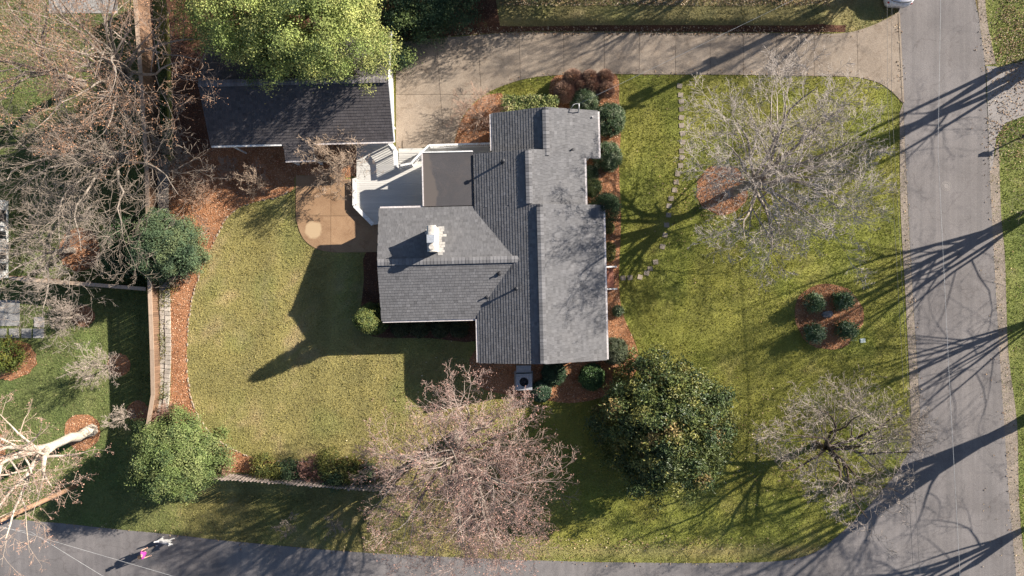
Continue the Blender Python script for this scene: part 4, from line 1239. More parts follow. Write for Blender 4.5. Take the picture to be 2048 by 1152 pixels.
make_bare("bare_tree", "tangled grey bare tree overhanging the board fence and garage corner", 65, (-26.0, 9.2, -1.3), 9.0, (-24.8, 6.6), 5.9, 2.6, 0.26, nlimb=12, tcol=(0.26, 0.215, 0.175), tipcol=(0.28, 0.225, 0.18), nch=(0, 7, 5, 4, 3), wob=0.2, bark='bark_pale', rmin=0.008)
make_bare("bare_tree", "bare tree in the mulch circle beside the cross fence", 76, gb(146, 501), 8.0, (-28.6, 1.6), 4.8, 2.4, 0.20, nlimb=8, tcol=(0.27, 0.225, 0.19), tipcol=(0.29, 0.24, 0.20), nch=(0, 7, 5, 4, 3), wob=0.22, bark='bark_pale', rmin=0.008)
make_bare("bare_tree", "tall bare tree with orange buds beyond the paved terrace", 58, (-29.5, 14.0, -1.3), 11.5, (-28.5, 13.0), 6.0, 3.2, 0.30, nlimb=7, tcol=(0.31, 0.255, 0.215), tipcol=(0.29, 0.195, 0.14), buds=((0.36, 0.19, 0.11), 1), nch=(0, 7, 5, 4, 3), bark='bark_pale', rmin=0.008)
# white-barked tree, its limbs placed as in the photograph
def P3(px, py, z): return (*W(px, py, z), z)
make_bare("sycamore_tree", "white-barked leaning tree with thick pale trunk on the green lawn", 87, gb(184, 860), 11.0, (W(40, 930, 6)[0] - 0.5, W(40, 930, 6)[1]), 5.0, 4.6, 0.36, nlimb=6, bark='bark_white', tcol=(0.44, 0.36, 0.29), tipcol=(0.40, 0.28, 0.22), nch=(0, 6, 5, 4, 3),
          limbs=[P3(0, 1040, 8.5), P3(-90, 860, 8.5), P3(150, 960, 6.5), P3(-40, 930, 9.0), P3(30, 1090, 7.5), P3(-40, 980, 10.0)], wob=0.13, limb_k=1.5, buds=((0.42, 0.24, 0.18), 1))
# trees across the street and beyond the bank, just outside the frame, whose shade lies on the road and driveway
up = dict(maxlvl=5, rmin=0.0065, limb_k=1.2, els=(0.95, 0.55, 1.2, 0.75, 0.35), wob=0.13)
make_bare("street_tree", "multi-stemmed tall bare tree across the street beside the opposite driveway", 98, (36.0, 15.6, 0), 14.0, (36.0, 15.4), 5.0, 2.2, 0.30, nlimb=9, nch=(0, 7, 5, 4, 2), stems=3, **up)
make_bare("street_tree", "bare tree across the street from the front lawn tree", 99, (36.2, 6.0, 0), 13.0, (36.2, 5.4), 5.2, 0.9, 0.26, nlimb=10, nch=(0, 8, 5, 4, 2), stems=2, **up)
make_bare("street_tree", "slender bare tree across the street opposite the round bed", 103, (37.6, -0.6, 0), 12.0, (37.4, -1.0), 4.8, 1.2, 0.20, nlimb=9, nch=(0, 8, 5, 4, 2), **up)
make_bare("street_tree", "thick bare tree across the street from the corner", 100, (36.6, -7.4, 0), 14.0, (36.4, -8.4), 6.2, 3.0, 0.48, nlimb=8, nch=(0, 7, 5, 4, 2), **up)
make_bare("street_tree", "bare tree across the street below the corner", 104, (37.0, -14.5, 0), 12.0, (37.0, -15.0), 5.0, 1.6, 0.24, nlimb=8, nch=(0, 7, 5, 4, 2), **up)
make_bare("street_tree", "bare tree beyond the north bank behind the middle of the driveway", 101, (19.5, 24.0, 0.3), 11.0, (19.0, 23.6), 5.0, 2.6, 0.24, nlimb=9, nch=(0, 8, 5, 4, 2), **up)
make_bare("street_tree", "bare tree at the top of the street beyond the parked car", 102, (31.5, 24.5, 0), 12.0, (31.0, 24.0), 5.0, 2.6, 0.24, nlimb=9, nch=(0, 8, 5, 4, 2), **up)
# small bare trees
small = dict(maxlvl=4, nch=(0, 6, 5, 4), zc=0.45, rmin=0.008)
make_bare("sapling", "small bare tree in the mulch circle by the flagstones", 111, gb(168, 631), 3.6, gb(168, 631), 1.3, 0.7, 0.06, nlimb=9, tcol=(0.38, 0.31, 0.26), **small)
make_bare("sapling", "small bare tree on the shade edge of the green lawn", 112, gb(230, 729), 3.4, gb(230, 729), 1.2, 0.7, 0.06, nlimb=9, tcol=(0.38, 0.31, 0.26), **small)
make_bare("sapling", "tiny bare sapling in the shaded mulch circle by the wood fence", 113, gb(270, 826), 2.6, gb(270, 826), 0.7, 0.8, 0.045, nlimb=5, tcol=(0.40, 0.33, 0.27), **small)
make_bare("crape_myrtle", "multi-stemmed bare crape myrtle between the garage and the deck", 114, gb(696, 322), 3.9, W(690, 326), 2.5, 0.6, 0.10, nlimb=12, tcol=(0.36, 0.27, 0.20), maxlvl=5, nch=(0, 5, 5, 4, 3), zc=0.4, rmin=0.008, stems=3, wob=0.2)
make_bare("sapling", "small bare sapling on the verge below the picket fence", 115, gb(678, 1036), 2.4, gb(678, 1036), 0.9, 0.8, 0.035, nlimb=4, tcol=(0.26, 0.21, 0.17), **small)
make_bare("sapling", "small bare sapling on the verge near the big tree's trunk shadow", 116, gb(582, 1038), 2.2, gb(582, 1038), 0.8, 0.8, 0.035, nlimb=4, tcol=(0.26, 0.21, 0.17), **small)
shr = dict(cat="shrub", maxlvl=4, nch=(0, 6, 5, 4), zc=0.35, rmin=0.008, wob=0.2)
make_bare("bare_shrub", "spreading bare shrub in the mulch inside the driveway curve", 117, gb(962, 240), 1.9, W(958, 234), 1.9, 0.25, 0.06, nlimb=16, tcol=(0.30, 0.20, 0.15), tipcol=(0.34, 0.23, 0.17), **shr)
make_bare("bare_shrub", "bare shrub in the mulch near the patio corner", 118, gb(522, 366), 1.7, W(518, 362), 1.1, 0.25, 0.05, nlimb=11, tcol=(0.36, 0.27, 0.20), **shr)
make_bare("bare_shrub", "bare shrub in the mulch near the block wall top", 119, gb(408, 384), 1.5, W(404, 386), 1.3, 0.2, 0.05, nlimb=12, tcol=(0.36, 0.24, 0.17), **shr)
make_bare("bare_shrub", "bare shrub in the shade below the garage eave", 120, gb(470, 342), 1.3, W(466, 340), 0.8, 0.2, 0.04, nlimb=9, tcol=(0.34, 0.25, 0.19), **shr)
make_bare("bare_shrub", "thin bare shrub below the evergreen at the board fence", 121, gb(372, 548), 1.3, W(366, 548), 0.9, 0.2, 0.04, nlimb=9, tcol=(0.36, 0.28, 0.21), **shr)
make_bare("bare_shrub", "bare reddish shrub in the bed behind the pickets", 122, gb(632, 934), 1.2, W(630, 932), 1.0, 0.2, 0.04, nlimb=14, tcol=(0.24, 0.13, 0.10), **shr)
make_bare("bare_shrub", "bare brown shrub in the bed beside the lower round evergreen", 123, gb(455, 928), 1.2, W(452, 926), 0.9, 0.2, 0.04, nlimb=12, tcol=(0.30, 0.18, 0.12), **shr)
make_bare("bare_shrub", "bare brown shrub at the lower end of the block wall", 124, gb(345, 826), 1.2, W(345, 826), 0.8, 0.2, 0.04, nlimb=12, tcol=(0.26, 0.15, 0.11), **shr)
make_bare("bare_shrub", "bare shrub under the tangled tree at the top of the block wall", 125, gb(362, 318), 1.8, W(360, 318), 1.6, 0.2, 0.05, nlimb=14, tcol=(0.30, 0.24, 0.19), **shr)

# ------------------------------------------------------------------ leafy plants
def leaves(rg, P, Nn, length, width, cols, fold=0.25):
    n = len(P)
    Nn = Nn / (np.linalg.norm(Nn, axis=1)[:, None] + 1e-9)
    t = np.cross(Nn, rg.normal(0, 1, (n, 3))); t /= np.linalg.norm(t, axis=1)[:, None] + 1e-9
    b = np.cross(Nn, t)
    l = (length * rg.uniform(0.7, 1.3, n))[:, None]; w = (width * rg.uniform(0.7, 1.3, n))[:, None]
    V = np.stack([P - t * l / 2, P + b * w / 2 + Nn * w * fold, P + t * l / 2 - Nn * l * 0.12, P - b * w / 2 + Nn * w * fold], 1).reshape(-1, 3)
    F = (np.arange(n) * 4)[:, None] + np.array([[0, 1, 2, 3]])
    return V, F, np.repeat(cols, 4, 0)

def leafy(name, label, seed, base, rad, height, nclump, per, size, cols, clump=0.4, trunk=True, zlow=0.12, gloss=False, lobes=0.18, shape='ball', cat="shrub", group=None, inner=0.35, ratio=0.5, bark='bark_dark', fold=0.25, center=None, upw=0.30, randw=0.55):
    """cols: list of (rgb, weight)"""
    rg = np.random.default_rng(seed)
    base = np.array(base, float)
    rx, ry = (rad, rad) if not hasattr(rad, '__len__') else rad
    root = tag(empty(name, tuple(base)), label, cat, group)
    cxy = np.array(center[:2]) - base[:2] if center is not None else np.zeros(2)
    u = rg.random(nclump); az = rg.random(nclump) * 2 * np.pi
    if shape == 'cone':
        f = u ** 1.2                                           # height fraction
        zz = height * (zlow + (1 - zlow) * f)
        prof = np.sqrt(np.clip(1 - f, 0, 1)) * 0.8 + 0.2 * (1 - f)
        D = np.stack([np.cos(az), np.sin(az), np.full(nclump, 0.45)], 1)
        rr = prof * (1 + lobes * rg.normal(0, 0.4, nclump))
        Cn = np.stack([rx * rr * np.cos(az), ry * rr * np.sin(az), zz], 1)
    elif shape == 'box':
        a = rg.uniform(-1, 1, nclump); c = rg.uniform(-1, 1, nclump)
        side = rg.random(nclump) < 0.35
        zz = np.where(side, height * rg.uniform(0.15, 1, nclump), height)
        c = np.where(side, np.sign(c), c)
        Cn = np.stack([rx * a, ry * c, zz], 1) + rg.normal(0, 0.04, (nclump, 3))
        D = np.stack([a * 0.1, np.where(side, c, 0), np.where(side, 0.3, 1.0)], 1)
    else:
        sl = -0.35 if shape == 'ball' else -0.1
        s = sl + (1 - sl) * u
        ch = np.sqrt(1 - s * s)
        D = np.stack([ch * np.cos(az), ch * np.sin(az), s], 1)
        ph = rg.random(6) * 6.28
        lob = 1 + lobes * (np.sin(3 * az + ph[0]) * np.cos(2.2 * s + ph[1]) * 0.5 + np.sin(5 * az + ph[2] + 3 * s) * 0.35 + rg.normal(0, 0.35, nclump))
        inn = np.where(rg.random(nclump) < inner, rg.uniform(0.55, 0.9, nclump), 1.0)
        hz_ = height * (1 - zlow) / (1 - sl)
        Cn = np.stack([rx * D[:, 0] * lob * inn, ry * D[:, 1] * lob * inn, height * zlow + hz_ * (s * inn * (0.5 + 0.5 * lob) - sl)], 1)
    Cn[:, :2] += cxy[None] * (np.clip(Cn[:, 2:3] / height, 0, 1))
    W_ = np.array([w for _, w in cols]); W_ = W_ / W_.sum()
    base_c = np.array([c for c, _ in cols])
    ci = rg.choice(len(cols), nclump, p=W_)
    cc = base_c[ci] * rg.normal(1, 0.14, (nclump, 1))
    P = np.repeat(Cn, per, 0) + rg.normal(0, 1, (nclump * per, 3)) * clump * np.array([1, 1, 0.75])[None] * 0.55
    Nn = np.repeat(D, per, 0) * 0.9 + np.array([[0, 0, upw]]) + rg.normal(0, 1, (nclump * per, 3)) * randw
    C = np.repeat(cc, per, 0) * np.clip(rg.normal(1, 0.2, (nclump * per, 1)), 0.4, 1.7)
    P[:, 2] = np.maximum(P[:, 2], 0.03)
    V, F, C = leaves(rg, P, Nn, size, size * ratio, np.clip(C, 0, 1), fold)
    mesh_obj("crown", np_mesh("crown", V, F, C), M['leaf_gloss' if gloss else 'leaf'], root)
    if trunk:
        g = random.Random(seed)
        segs = []
        t0 = np.array([0, 0, -0.1]); t1 = np.array([cxy[0] * 0.3, cxy[1] * 0.3, height * 0.4]); r = max(0.03, 0.022 * height)
        segs.append((*t0, *t1, r * 1.3, r))
        for i in range(9):
            c = Cn[g.randrange(nclump)]
            f = g.uniform(0.2, 1.0); st = t0 + (t1 - t0) * f; md = st + (c - st) * 0.5 + np.array([0, 0, 0.06 * height])
            segs.append((*st, *md, r * 0.55, r * 0.35)); segs.append((*md, *c, r * 0.35, r * 0.1))
        V, F = seg_mesh(segs, 6)
        mesh_obj("trunk", np_mesh("trunk", V, F, None, True), M[bark], root)
    return root

# big yellow-green tree over the garage
leafy("leafy_tree", "big yellow-green leafy tree leaning over the garage roof", 201, (-12.8, 17.7, 0), (5.0, 3.9), 10.2, 900, 150, 0.115,
      [((0.33, 0.375, 0.115), 4), ((0.44, 0.45, 0.155), 3), ((0.215, 0.265, 0.078), 3), ((0.11, 0.15, 0.05), 1.2)], clump=0.48, lobes=0.40, zlow=0.42, cat="tree", inner=0.35, ratio=0.62, center=(-12.4, 15.6))
# magnolia on the lawn
leafy("magnolia_tree", "broad dark magnolia with glossy leaves on the lower front lawn", 202, gb(1309, 834), (3.75, 3.75), 7.0, 640, 100, 0.20,
      [((0.065, 0.095, 0.034), 4), ((0.115, 0.140, 0.040), 4), ((0.22, 0.215, 0.06), 2.2), ((0.26, 0.19, 0.075), 0.25)], clump=0.42, lobes=0.26, zlow=0.06, gloss=True, cat="tree", inner=0.5, ratio=0.45, randw=0.7)  # yellow-olive tones paint sunlit leaf tops into the mix
# evergreens along the left fence
leafy("evergreen_bush", "tall round evergreen straddling the board fence", 203, gb(356, 498), (1.95, 1.85), 3.6, 420, 120, 0.115,
      [((0.105, 0.155, 0.080), 4), ((0.175, 0.215, 0.100), 3), ((0.055, 0.09, 0.048), 2)], clump=0.32, lobes=0.34, zlow=0.1, inner=0.35)
leafy("evergreen_bush", "large bright green round bush at the lower end of the board fence", 204, gb(378, 902), (2.3, 2.2), 4.2, 520, 130, 0.125,
      [((0.165, 0.215, 0.068), 4), ((0.245, 0.28, 0.105), 3), ((0.085, 0.125, 0.045), 2)], clump=0.38, lobes=0.36, zlow=0.1, inner=0.35)
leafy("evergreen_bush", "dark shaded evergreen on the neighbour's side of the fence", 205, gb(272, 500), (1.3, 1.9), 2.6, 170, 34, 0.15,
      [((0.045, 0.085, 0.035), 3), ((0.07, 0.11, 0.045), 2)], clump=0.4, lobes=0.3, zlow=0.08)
leafy("evergreen_bush", "yellow-green shrub in the mulch bed beside the flagstones", 206, gb(22, 706), (1.1, 1.05), 1.5, 130, 34, 0.13,
      [((0.12, 0.15, 0.03), 3), ((0.18, 0.18, 0.035), 2), ((0.08, 0.11, 0.03), 2)], clump=0.3)
# cone-shaped holly at the wing corner: its shade is the long spike on the back lawn
leafy("cone_holly", "tall conical holly at the back corner of the wing", 207, gb(750, 636), 0.92, 4.7, 360, 70, 0.11,
      [((0.10, 0.13, 0.035), 3), ((0.16, 0.175, 0.05), 3), ((0.06, 0.09, 0.03), 2)], clump=0.17, shape='cone', lobes=0.08, zlow=0.03)
leafy("cone_holly", "tall dense dark holly at the front corner of the south block", 208, gb(1207, 420), 0.95, 3.9, 330, 34, 0.085,
      [((0.040, 0.070, 0.028), 3), ((0.065, 0.10, 0.04), 3), ((0.03, 0.05, 0.022), 2)], clump=0.22, shape='cone', lobes=0.1, zlow=0.03)
def boxwood(label, seed, px, py, r, h, cols=None, size=0.075, gl=True):
    x, y = W(px, py, h * 0.6)
    leafy("round_shrub", label, seed, (x, y, 0), r * 0.9, h, int(210 * r * r + 90), 58, size * 1.1,
          cols or [((0.055, 0.09, 0.038), 4), ((0.10, 0.145, 0.062), 3), ((0.30, 0.33, 0.21), 1.6)], clump=0.15, lobes=0.05, zlow=0.05, gloss=gl, inner=0.25, group="clipped shrubs around the house")  # palest default leaf tone paints in the whitish specular flecks
boxwood("clipped round shrub at the north end of the roof beside the hedge", 211, 1170, 203, 0.92, 1.5)
boxwood("largest clipped round shrub at the house corner nearest the driveway", 212, 1219, 236, 1.08, 1.6)
boxwood("clipped round shrub below the corner one on the front wall", 213, 1216, 311, 0.95, 1.5)
boxwood("small loose shrub in the front wall recess", 214, 1186, 374, 0.55, 0.9, [((0.07, 0.10, 0.035), 3), ((0.13, 0.15, 0.05), 2)])
boxwood("low green shrub by the front wall above the recess shrub", 215, 1182, 345, 0.42, 0.6)
boxwood("clipped round shrub at the south front corner of the house", 216, 1231, 703, 0.85, 1.5, [((0.085, 0.105, 0.055), 3), ((0.12, 0.14, 0.075), 3), ((0.15, 0.165, 0.10), 2)])
boxwood("bright green loose shrub below the south gable", 217, 1185, 756, 0.8, 1.1, [((0.06, 0.12, 0.04), 3), ((0.10, 0.165, 0.055), 3)], 0.11)
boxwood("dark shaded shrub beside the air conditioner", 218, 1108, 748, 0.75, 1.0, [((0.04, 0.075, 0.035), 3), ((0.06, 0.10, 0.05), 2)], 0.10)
boxwood("small blue-green shrub under the pinkish tree's edge", 219, 1083, 784, 0.6, 0.9, [((0.06, 0.11, 0.06), 3), ((0.11, 0.16, 0.10), 2)], 0.11)
boxwood("narrow low plant beside the brick stoop bed", 220, 1236, 622, 0.24, 0.4)
for k, (px, py, lab) in enumerate([(1217, 455, "first yellow-variegated plant below the dark holly"), (1219, 497, "second yellow-variegated plant above the stoop"), (1219, 510, "third yellow-variegated plant beside the stoop railing")]):
    boxwood(lab, 222 + k, px, py, 0.28, 0.4, [((0.20, 0.18, 0.05), 3), ((0.30, 0.25, 0.08), 2), ((0.10, 0.12, 0.04), 2)], 0.10)
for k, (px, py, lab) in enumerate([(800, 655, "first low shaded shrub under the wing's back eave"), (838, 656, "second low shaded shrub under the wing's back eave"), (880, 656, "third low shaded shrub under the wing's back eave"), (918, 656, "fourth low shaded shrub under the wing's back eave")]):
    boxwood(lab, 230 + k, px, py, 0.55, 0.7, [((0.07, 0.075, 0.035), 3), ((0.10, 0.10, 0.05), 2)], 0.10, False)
# hedge with variegated leaves
hx, hy = W(1060, 209, 1.0)
hg = leafy("hedge", "clipped yellow-green hedge below the north gable", 240, (hx, hy, 0), (1.72, 0.42), 1.15, 420, 26, 0.12,
      [((0.13, 0.18, 0.05), 3), ((0.30, 0.32, 0.11), 3), ((0.46, 0.43, 0.20), 1.6), ((0.06, 0.09, 0.035), 1.2)], clump=0.16, shape='box', gloss=True, trunk=False, cat="hedge")
# four shrubs in the round bed
for k, (px, py, lab) in enumerate([(1633, 606, "glossy shrub in the round bed just beyond the boulder"), (1692, 602, "glossy shrub in the round bed diagonally opposite the paired lawn shadows"), (1633, 667, "glossy shrub in the round bed on the house side of the boulder"), (1697, 661, "glossy shrub in the round bed beside the pale box lid")]):
    x, y = W(px, py, 0.9)
    leafy("camellia", lab, 250 + k, (x, y, 0), 0.47, 1.40, 80, 30, 0.14, [((0.07, 0.12, 0.05), 3), ((0.13, 0.19, 0.085), 3), ((0.26, 0.31, 0.19), 1.5)], clump=0.24, gloss=True, lobes=0.2, zlow=0.08, shape='ball', group="shrubs of the round bed", ratio=0.42)
# dark evergreens beyond the driveway's upper edge
for k, (px, py, r, h, lab) in enumerate([(775, 20, 1.7, 3.0, "dark evergreen against the big yellow-green tree"), (842, 22, 1.8, 3.0, "dark evergreen in the middle of the upper mulch bank"), (905, 12, 1.5, 2.6, "dark evergreen at the open end of the upper mulch bank"), (800, 112, 0.55, 2.4, "small dark shrub at the garage corner by the driveway")]):
    x, y = W(px, py, h * 0.5)
    leafy("evergreen_bush", lab, 260 + k, (x, y, hz(x, y)), r, h, int(110 * r), 40, 0.13, [((0.035, 0.068, 0.035), 3), ((0.055, 0.095, 0.045), 3), ((0.10, 0.13, 0.05), 0.8)], clump=0.42, lobes=0.25)
for k, (px, py, r, h, lab) in enumerate([(1040, -48, 2.3, 7.6, "tall evergreen beyond the mulch bank whose shade lies on the driveway"), (1135, -58, 2.4, 7.6, "second tall evergreen beyond the mulch bank beside the leaf litter")]):
    x, y = W(px, py)
    leafy("evergreen_tree", lab, 265 + k, (x, y, hz(x, y)), r, h, int(120 * r), 40, 0.14, [((0.045, 0.08, 0.04), 3), ((0.07, 0.11, 0.05), 3)], clump=0.5, lobes=0.3, cat="tree")
# plants behind the picket fence
for k, (px, py, r, h, c, lab) in enumerate([(528, 934, 0.75, 1.1, 'y', "yellow-green shrub behind the pickets at the bed's narrow end"), (556, 946, 0.6, 0.9, 'y', "yellow-green shrub close behind the pickets"), (578, 942, 0.6, 0.9, 'g', "blue-green shrub close behind the pickets"), (655, 925, 0.75, 1.4, 'y', "tall yellow-green shrub at the lawn edge of the picket bed"), (668, 950, 0.8, 1.2, 'g', "dark green shrub behind the pickets below the tall yellow one"), (700, 940, 0.8, 1.1, 'y', "yellow-green shrub near the end of the picket bed"), (730, 945, 0.6, 0.8, 'g', "small green shrub at the end of the picket bed")]):
    x, y = W(px, py, h * 0.4)
    cs = [((0.16, 0.165, 0.04), 3), ((0.24, 0.215, 0.06), 2), ((0.08, 0.10, 0.03), 2)] if c == 'y' else [((0.06, 0.095, 0.045), 3), ((0.09, 0.13, 0.06), 2)]
    leafy("bed_shrub", lab, 270 + k, (x, y, hz(x, y)), r, h, int(90 * r + 20), 26, 0.11, cs, clump=0.28, lobes=0.3)
# creeping plants on the block wall
for k, (px, py, lab) in enumerate([(330, 585, "yellowish creeper spilling over the block wall"), (318, 680, "leafy creeper low on the block wall"), (322, 775, "green creeper at the lower block wall"), (308, 545, "green creeper under the fence evergreen")]):
    x, y = W(px, py, 0.1)
    leafy("creeper", lab, 285 + k, (x, y, -0.25), (0.5, 1.3), 0.55, 50, 20, 0.10, [((0.17, 0.17, 0.05), 2), ((0.10, 0.125, 0.04), 2), ((0.27, 0.22, 0.08), 1)], clump=0.3, lobes=0.4, trunk=False, cat="plant")

# twiggy brown clipped shrubs by the driveway
def twig_ball(label, seed, px, py, r, h):
    rg = np.random.default_rng(seed)
    x, y = W(px, py, h * 0.6)
    root = tag(empty("twiggy_shrub", (x, y, 0)), label, "shrub", "brown twiggy shrubs by the driveway")
    n = int(2300 * r * r) + 500
    az = rg.random(n) * 2 * np.pi; s = -0.3 + 1.3 * rg.random(n); ch = np.sqrt(1 - s * s)
    D = np.stack([ch * np.cos(az), ch * np.sin(az), s], 1)
    c = np.array([0, 0, h * 0.45])
    rad = np.array([r, r, h * 0.55])
    k1 = rg.uniform(0.9, 1.06, n)[:, None]
    p1 = c + D * rad * k1; p0 = c + D * rad * rg.uniform(0.55, 0.75, n)[:, None] + rg.normal(0, 0.06, (n, 3))
    V, F = seg_mesh(np.concatenate([p0, p1, np.full((n, 1), 0.010), np.full((n, 1), 0.006)], 1), 3)
    col = np.array([0.31, 0.195, 0.14])[None] * np.clip(rg.normal(1, 0.25, (n, 1)), 0.4, 1.7)
    mesh_obj("crown", np_mesh("crown", V, F, np.repeat(col, 6, 0)), M['twig'], root)
    segs = []
    for i in range(40):
        j = rg.integers(n); segs.append((0, 0, -0.05, *(p0[j] * 1.0), 0.025, 0.01))
    V, F = seg_mesh(segs, 5)
    mesh_obj("stems", np_mesh("stems", V, F), M['bark_dark'], root)
for k, (px, py, r, lab) in enumerate([(1131, 182, 0.78, "largest brown twiggy shrub nearest the hedge"), (1146, 156, 0.68, "brown twiggy shrub at the driveway edge, hedge end"), (1180, 156, 0.62, "brown twiggy shrub at the driveway edge, middle of its row"), (1211, 154, 0.58, "brown twiggy shrub at the driveway edge, lawn end"), (1160, 172, 0.45, "small brown twiggy shrub filling the middle of the clump"), (1184, 172, 0.62, "brown twiggy shrub behind the corner round shrub"), (1212, 178, 0.60, "brown twiggy shrub at the lawn side of the clump")]):
    twig_ball(lab, 300 + k, px, py, r, 1.35)

# ------------------------------------------------------------------ utility poles and cables
def cable(name, label, pts, r, mat, sag=0.0):
    P = []
    for a, b in zip(pts[:-1], pts[1:]):
        a, b = Vector(a), Vector(b)
        for i in range(14):
            t = i / 14; p = a.lerp(b, t); p.z -= sag * 4 * t * (1 - t); P.append(p)
    P.append(Vector(pts[-1]))
    o0 = P[0].copy()
    o = MB().tube([p - o0 for p in P], r, 5).build(name, M[mat]); o.location = o0
    return tag(o, label, "cable")
def upole(label, base, h, r=0.15):
    root = tag(empty("utility_pole", base), label, "pole")
    MB().tube([(0, 0, -0.2), (0, 0, h * 0.5), (0, 0, h)], [r * 1.15, r, r * 0.8], 12).build("shaft", M['pole'], root)
    return root
PB = Vector((22.75, 19.5, hz(22.75, 19.5)))
p1 = upole("brown utility pole at the top of the street carrying a transformer", PB, 9.0, 0.17)
MB().beam((-1.1, 0, 8.6), (1.1, 0, 8.6), 0.10, 0.12).build("crossarm", M['pole'], p1)
MB().tube([(-0.32, 0.28, 7.6), (-0.32, 0.28, 8.4)], 0.24, 14).build("transformer", M['metal'], p1)
MB().box2((-0.5, 0.1, 5.2), (-0.15, 0.35, 5.55)).build("junction_box", M['metal'], p1)
for x in (-1.0, 0.35, 1.0): MB().tube([(x, 0, 8.64), (x, 0, 8.84)], 0.05, 8).build("insulator", M['dark'], p1)
PZ = Vector((24.6, -30.0, 0))
p2 = upole("utility pole at the lower end of the street", PZ, 9.0, 0.17)
MB().beam((-1.1, 0, 8.6), (1.1, 0, 8.6), 0.10, 0.12).build("crossarm", M['pole'], p2)
def wz(px, py, z): return (*W(px, py, z), z)
cable("telephone_cable", "dark telephone cable above the lawn edge, on the house side of its pair", [(PB.x - 0.25, PB.y, 4.6), wz(1775, 200, 4.45), wz(1803, 700, 4.4), (PZ.x - 0.4, PZ.y, 5.6)], 0.009, 'wire')
cable("telephone_cable", "dark telephone cable above the lawn edge, on the street side of its pair", [(PB.x - 0.05, PB.y, 4.8), wz(1783, 200, 4.6), wz(1812, 700, 4.55), (PZ.x, PZ.y, 5.8)], 0.010, 'wire')
cable("power_line", "thin pale power line above the middle of the street", [(PB.x + 0.4, PB.y, 8.85), wz(1876, 300, 8.6), wz(1898, 750, 8.6), (PZ.x + 0.35, PZ.y, 8.8)], 0.008, 'wire_pale')
cable("service_cable", "pale service cable from the pole to the north gable", [tuple(L2W(4.4, 11.25)) + (3.5,), (PB.x - 0.15, PB.y, 7.3)], 0.008, 'wire_pale', 0.15)
pb3 = G(152, 972)
p3 = upole("reddish brown utility pole at the edge of the green lawn", pb3, 8.6, 0.15)
MB().beam((-0.2, -0.8, 8.0), (0.2, 0.8, 8.0), 0.1, 0.12).build("crossarm", M['pole'], p3)
t3 = pb3 + Vector((0, 0, 7.6))
cable("street_cable", "white spiral-wrapped cable crossing above the lower street near its kerb", [tuple(t3), wz(85, 1076, 5.6), wz(345, 1152, 5.2), wz(700, 1260, 5.4)], 0.008, 'wire_pale')
cable("street_cable", "white spiral-wrapped cable crossing above the lower street to its far side", [tuple(t3 + Vector((0.1, -0.3, -0.3))), wz(62, 1064, 5.4), wz(205, 1152, 5.0), wz(420, 1290, 5.4)], 0.008, 'wire_pale')

# ------------------------------------------------------------------ mailbox
mb = G(2030, 280)
ml = tag(empty("mailbox", mb), "grey roadside mailbox on a post across the street", "mailbox")
MB().box2((-0.04, -0.04, -0.1), (0.04, 0.04, 1.05)).build("post", M['dark'], ml)
bx = MB(); secm = [(-0.11, 1.05), (0.11, 1.05), (0.11, 1.18)] + [(0.11 * math.cos(math.pi * k / 8), 1.18 + 0.11 * math.sin(math.pi * k / 8)) for k in range(1, 8)] + [(-0.11, 1.18)]
vs = [(x, y, z) for x in (-0.30, 0.26) for y, z in secm]; n = len(secm)
bx.add(vs, [tuple(range(n)), tuple(range(n, 2 * n))] + [(k, (k + 1) % n, n + (k + 1) % n, n + k) for k in range(n)])
bo = bx.build("box", M['metal'], ml)
MB().box2((-0.325, -0.105, 1.055), (-0.302, 0.105, 1.26)).build("door", M['dark'], bo)
MB().box2((0.0, 0.113, 1.12), (0.03, 0.125, 1.32)).build("flag", M['lamp_red'], bo)

# ------------------------------------------------------------------ parked car at the top of the street
cx, cyy = W(1802, 10, 0.7)
car = tag(empty("parked_car", (cx, cyy + 2.2, 0.024), math.radians(-3)), "white car parked beside the driveway mouth", "car")
# stations along the car from tail (-2.2) to nose (2.2): y, half width, belt z, top z, top half width
STN = [(-2.22, 0.55, 0.55, 0.62, 0.45), (-2.12, 0.78, 0.72, 0.86, 0.62), (-1.85, 0.88, 0.86, 1.00, 0.72), (-1.45, 0.91, 0.90, 1.06, 0.74), (-1.0, 0.92, 0.90, 1.38, 0.60), (-0.4, 0.92, 0.90, 1.46, 0.60), (0.3, 0.92, 0.90, 1.44, 0.60), (0.75, 0.91, 0.90, 1.20, 0.66), (1.05, 0.91, 0.90, 0.98, 0.74), (1.6, 0.89, 0.84, 0.92, 0.72), (2.0, 0.82, 0.72, 0.80, 0.62), (2.2, 0.58, 0.55, 0.60, 0.45)]
cb = MB(); vs = []
for y, w, bz, tz, tw in STN:
    vs += [(-w * 0.94, y, 0.22), (-w, y, 0.45), (-w, y, bz), (-tw, y, tz), (0, y, tz + 0.025), (tw, y, tz), (w, y, bz), (w, y, 0.45), (w * 0.94, y, 0.22)]
fs = []
for i in range(len(STN) - 1):
    for k in range(9):
        fs.append((i * 9 + k, i * 9 + (k + 1) % 9, (i + 1) * 9 + (k + 1) % 9, (i + 1) * 9 + k))
fs += [tuple(range(9)), tuple(range((len(STN) - 1) * 9, len(STN) * 9))]
cb.add(vs, fs, True)
body = cb.build("body", M['carpaint'], car)
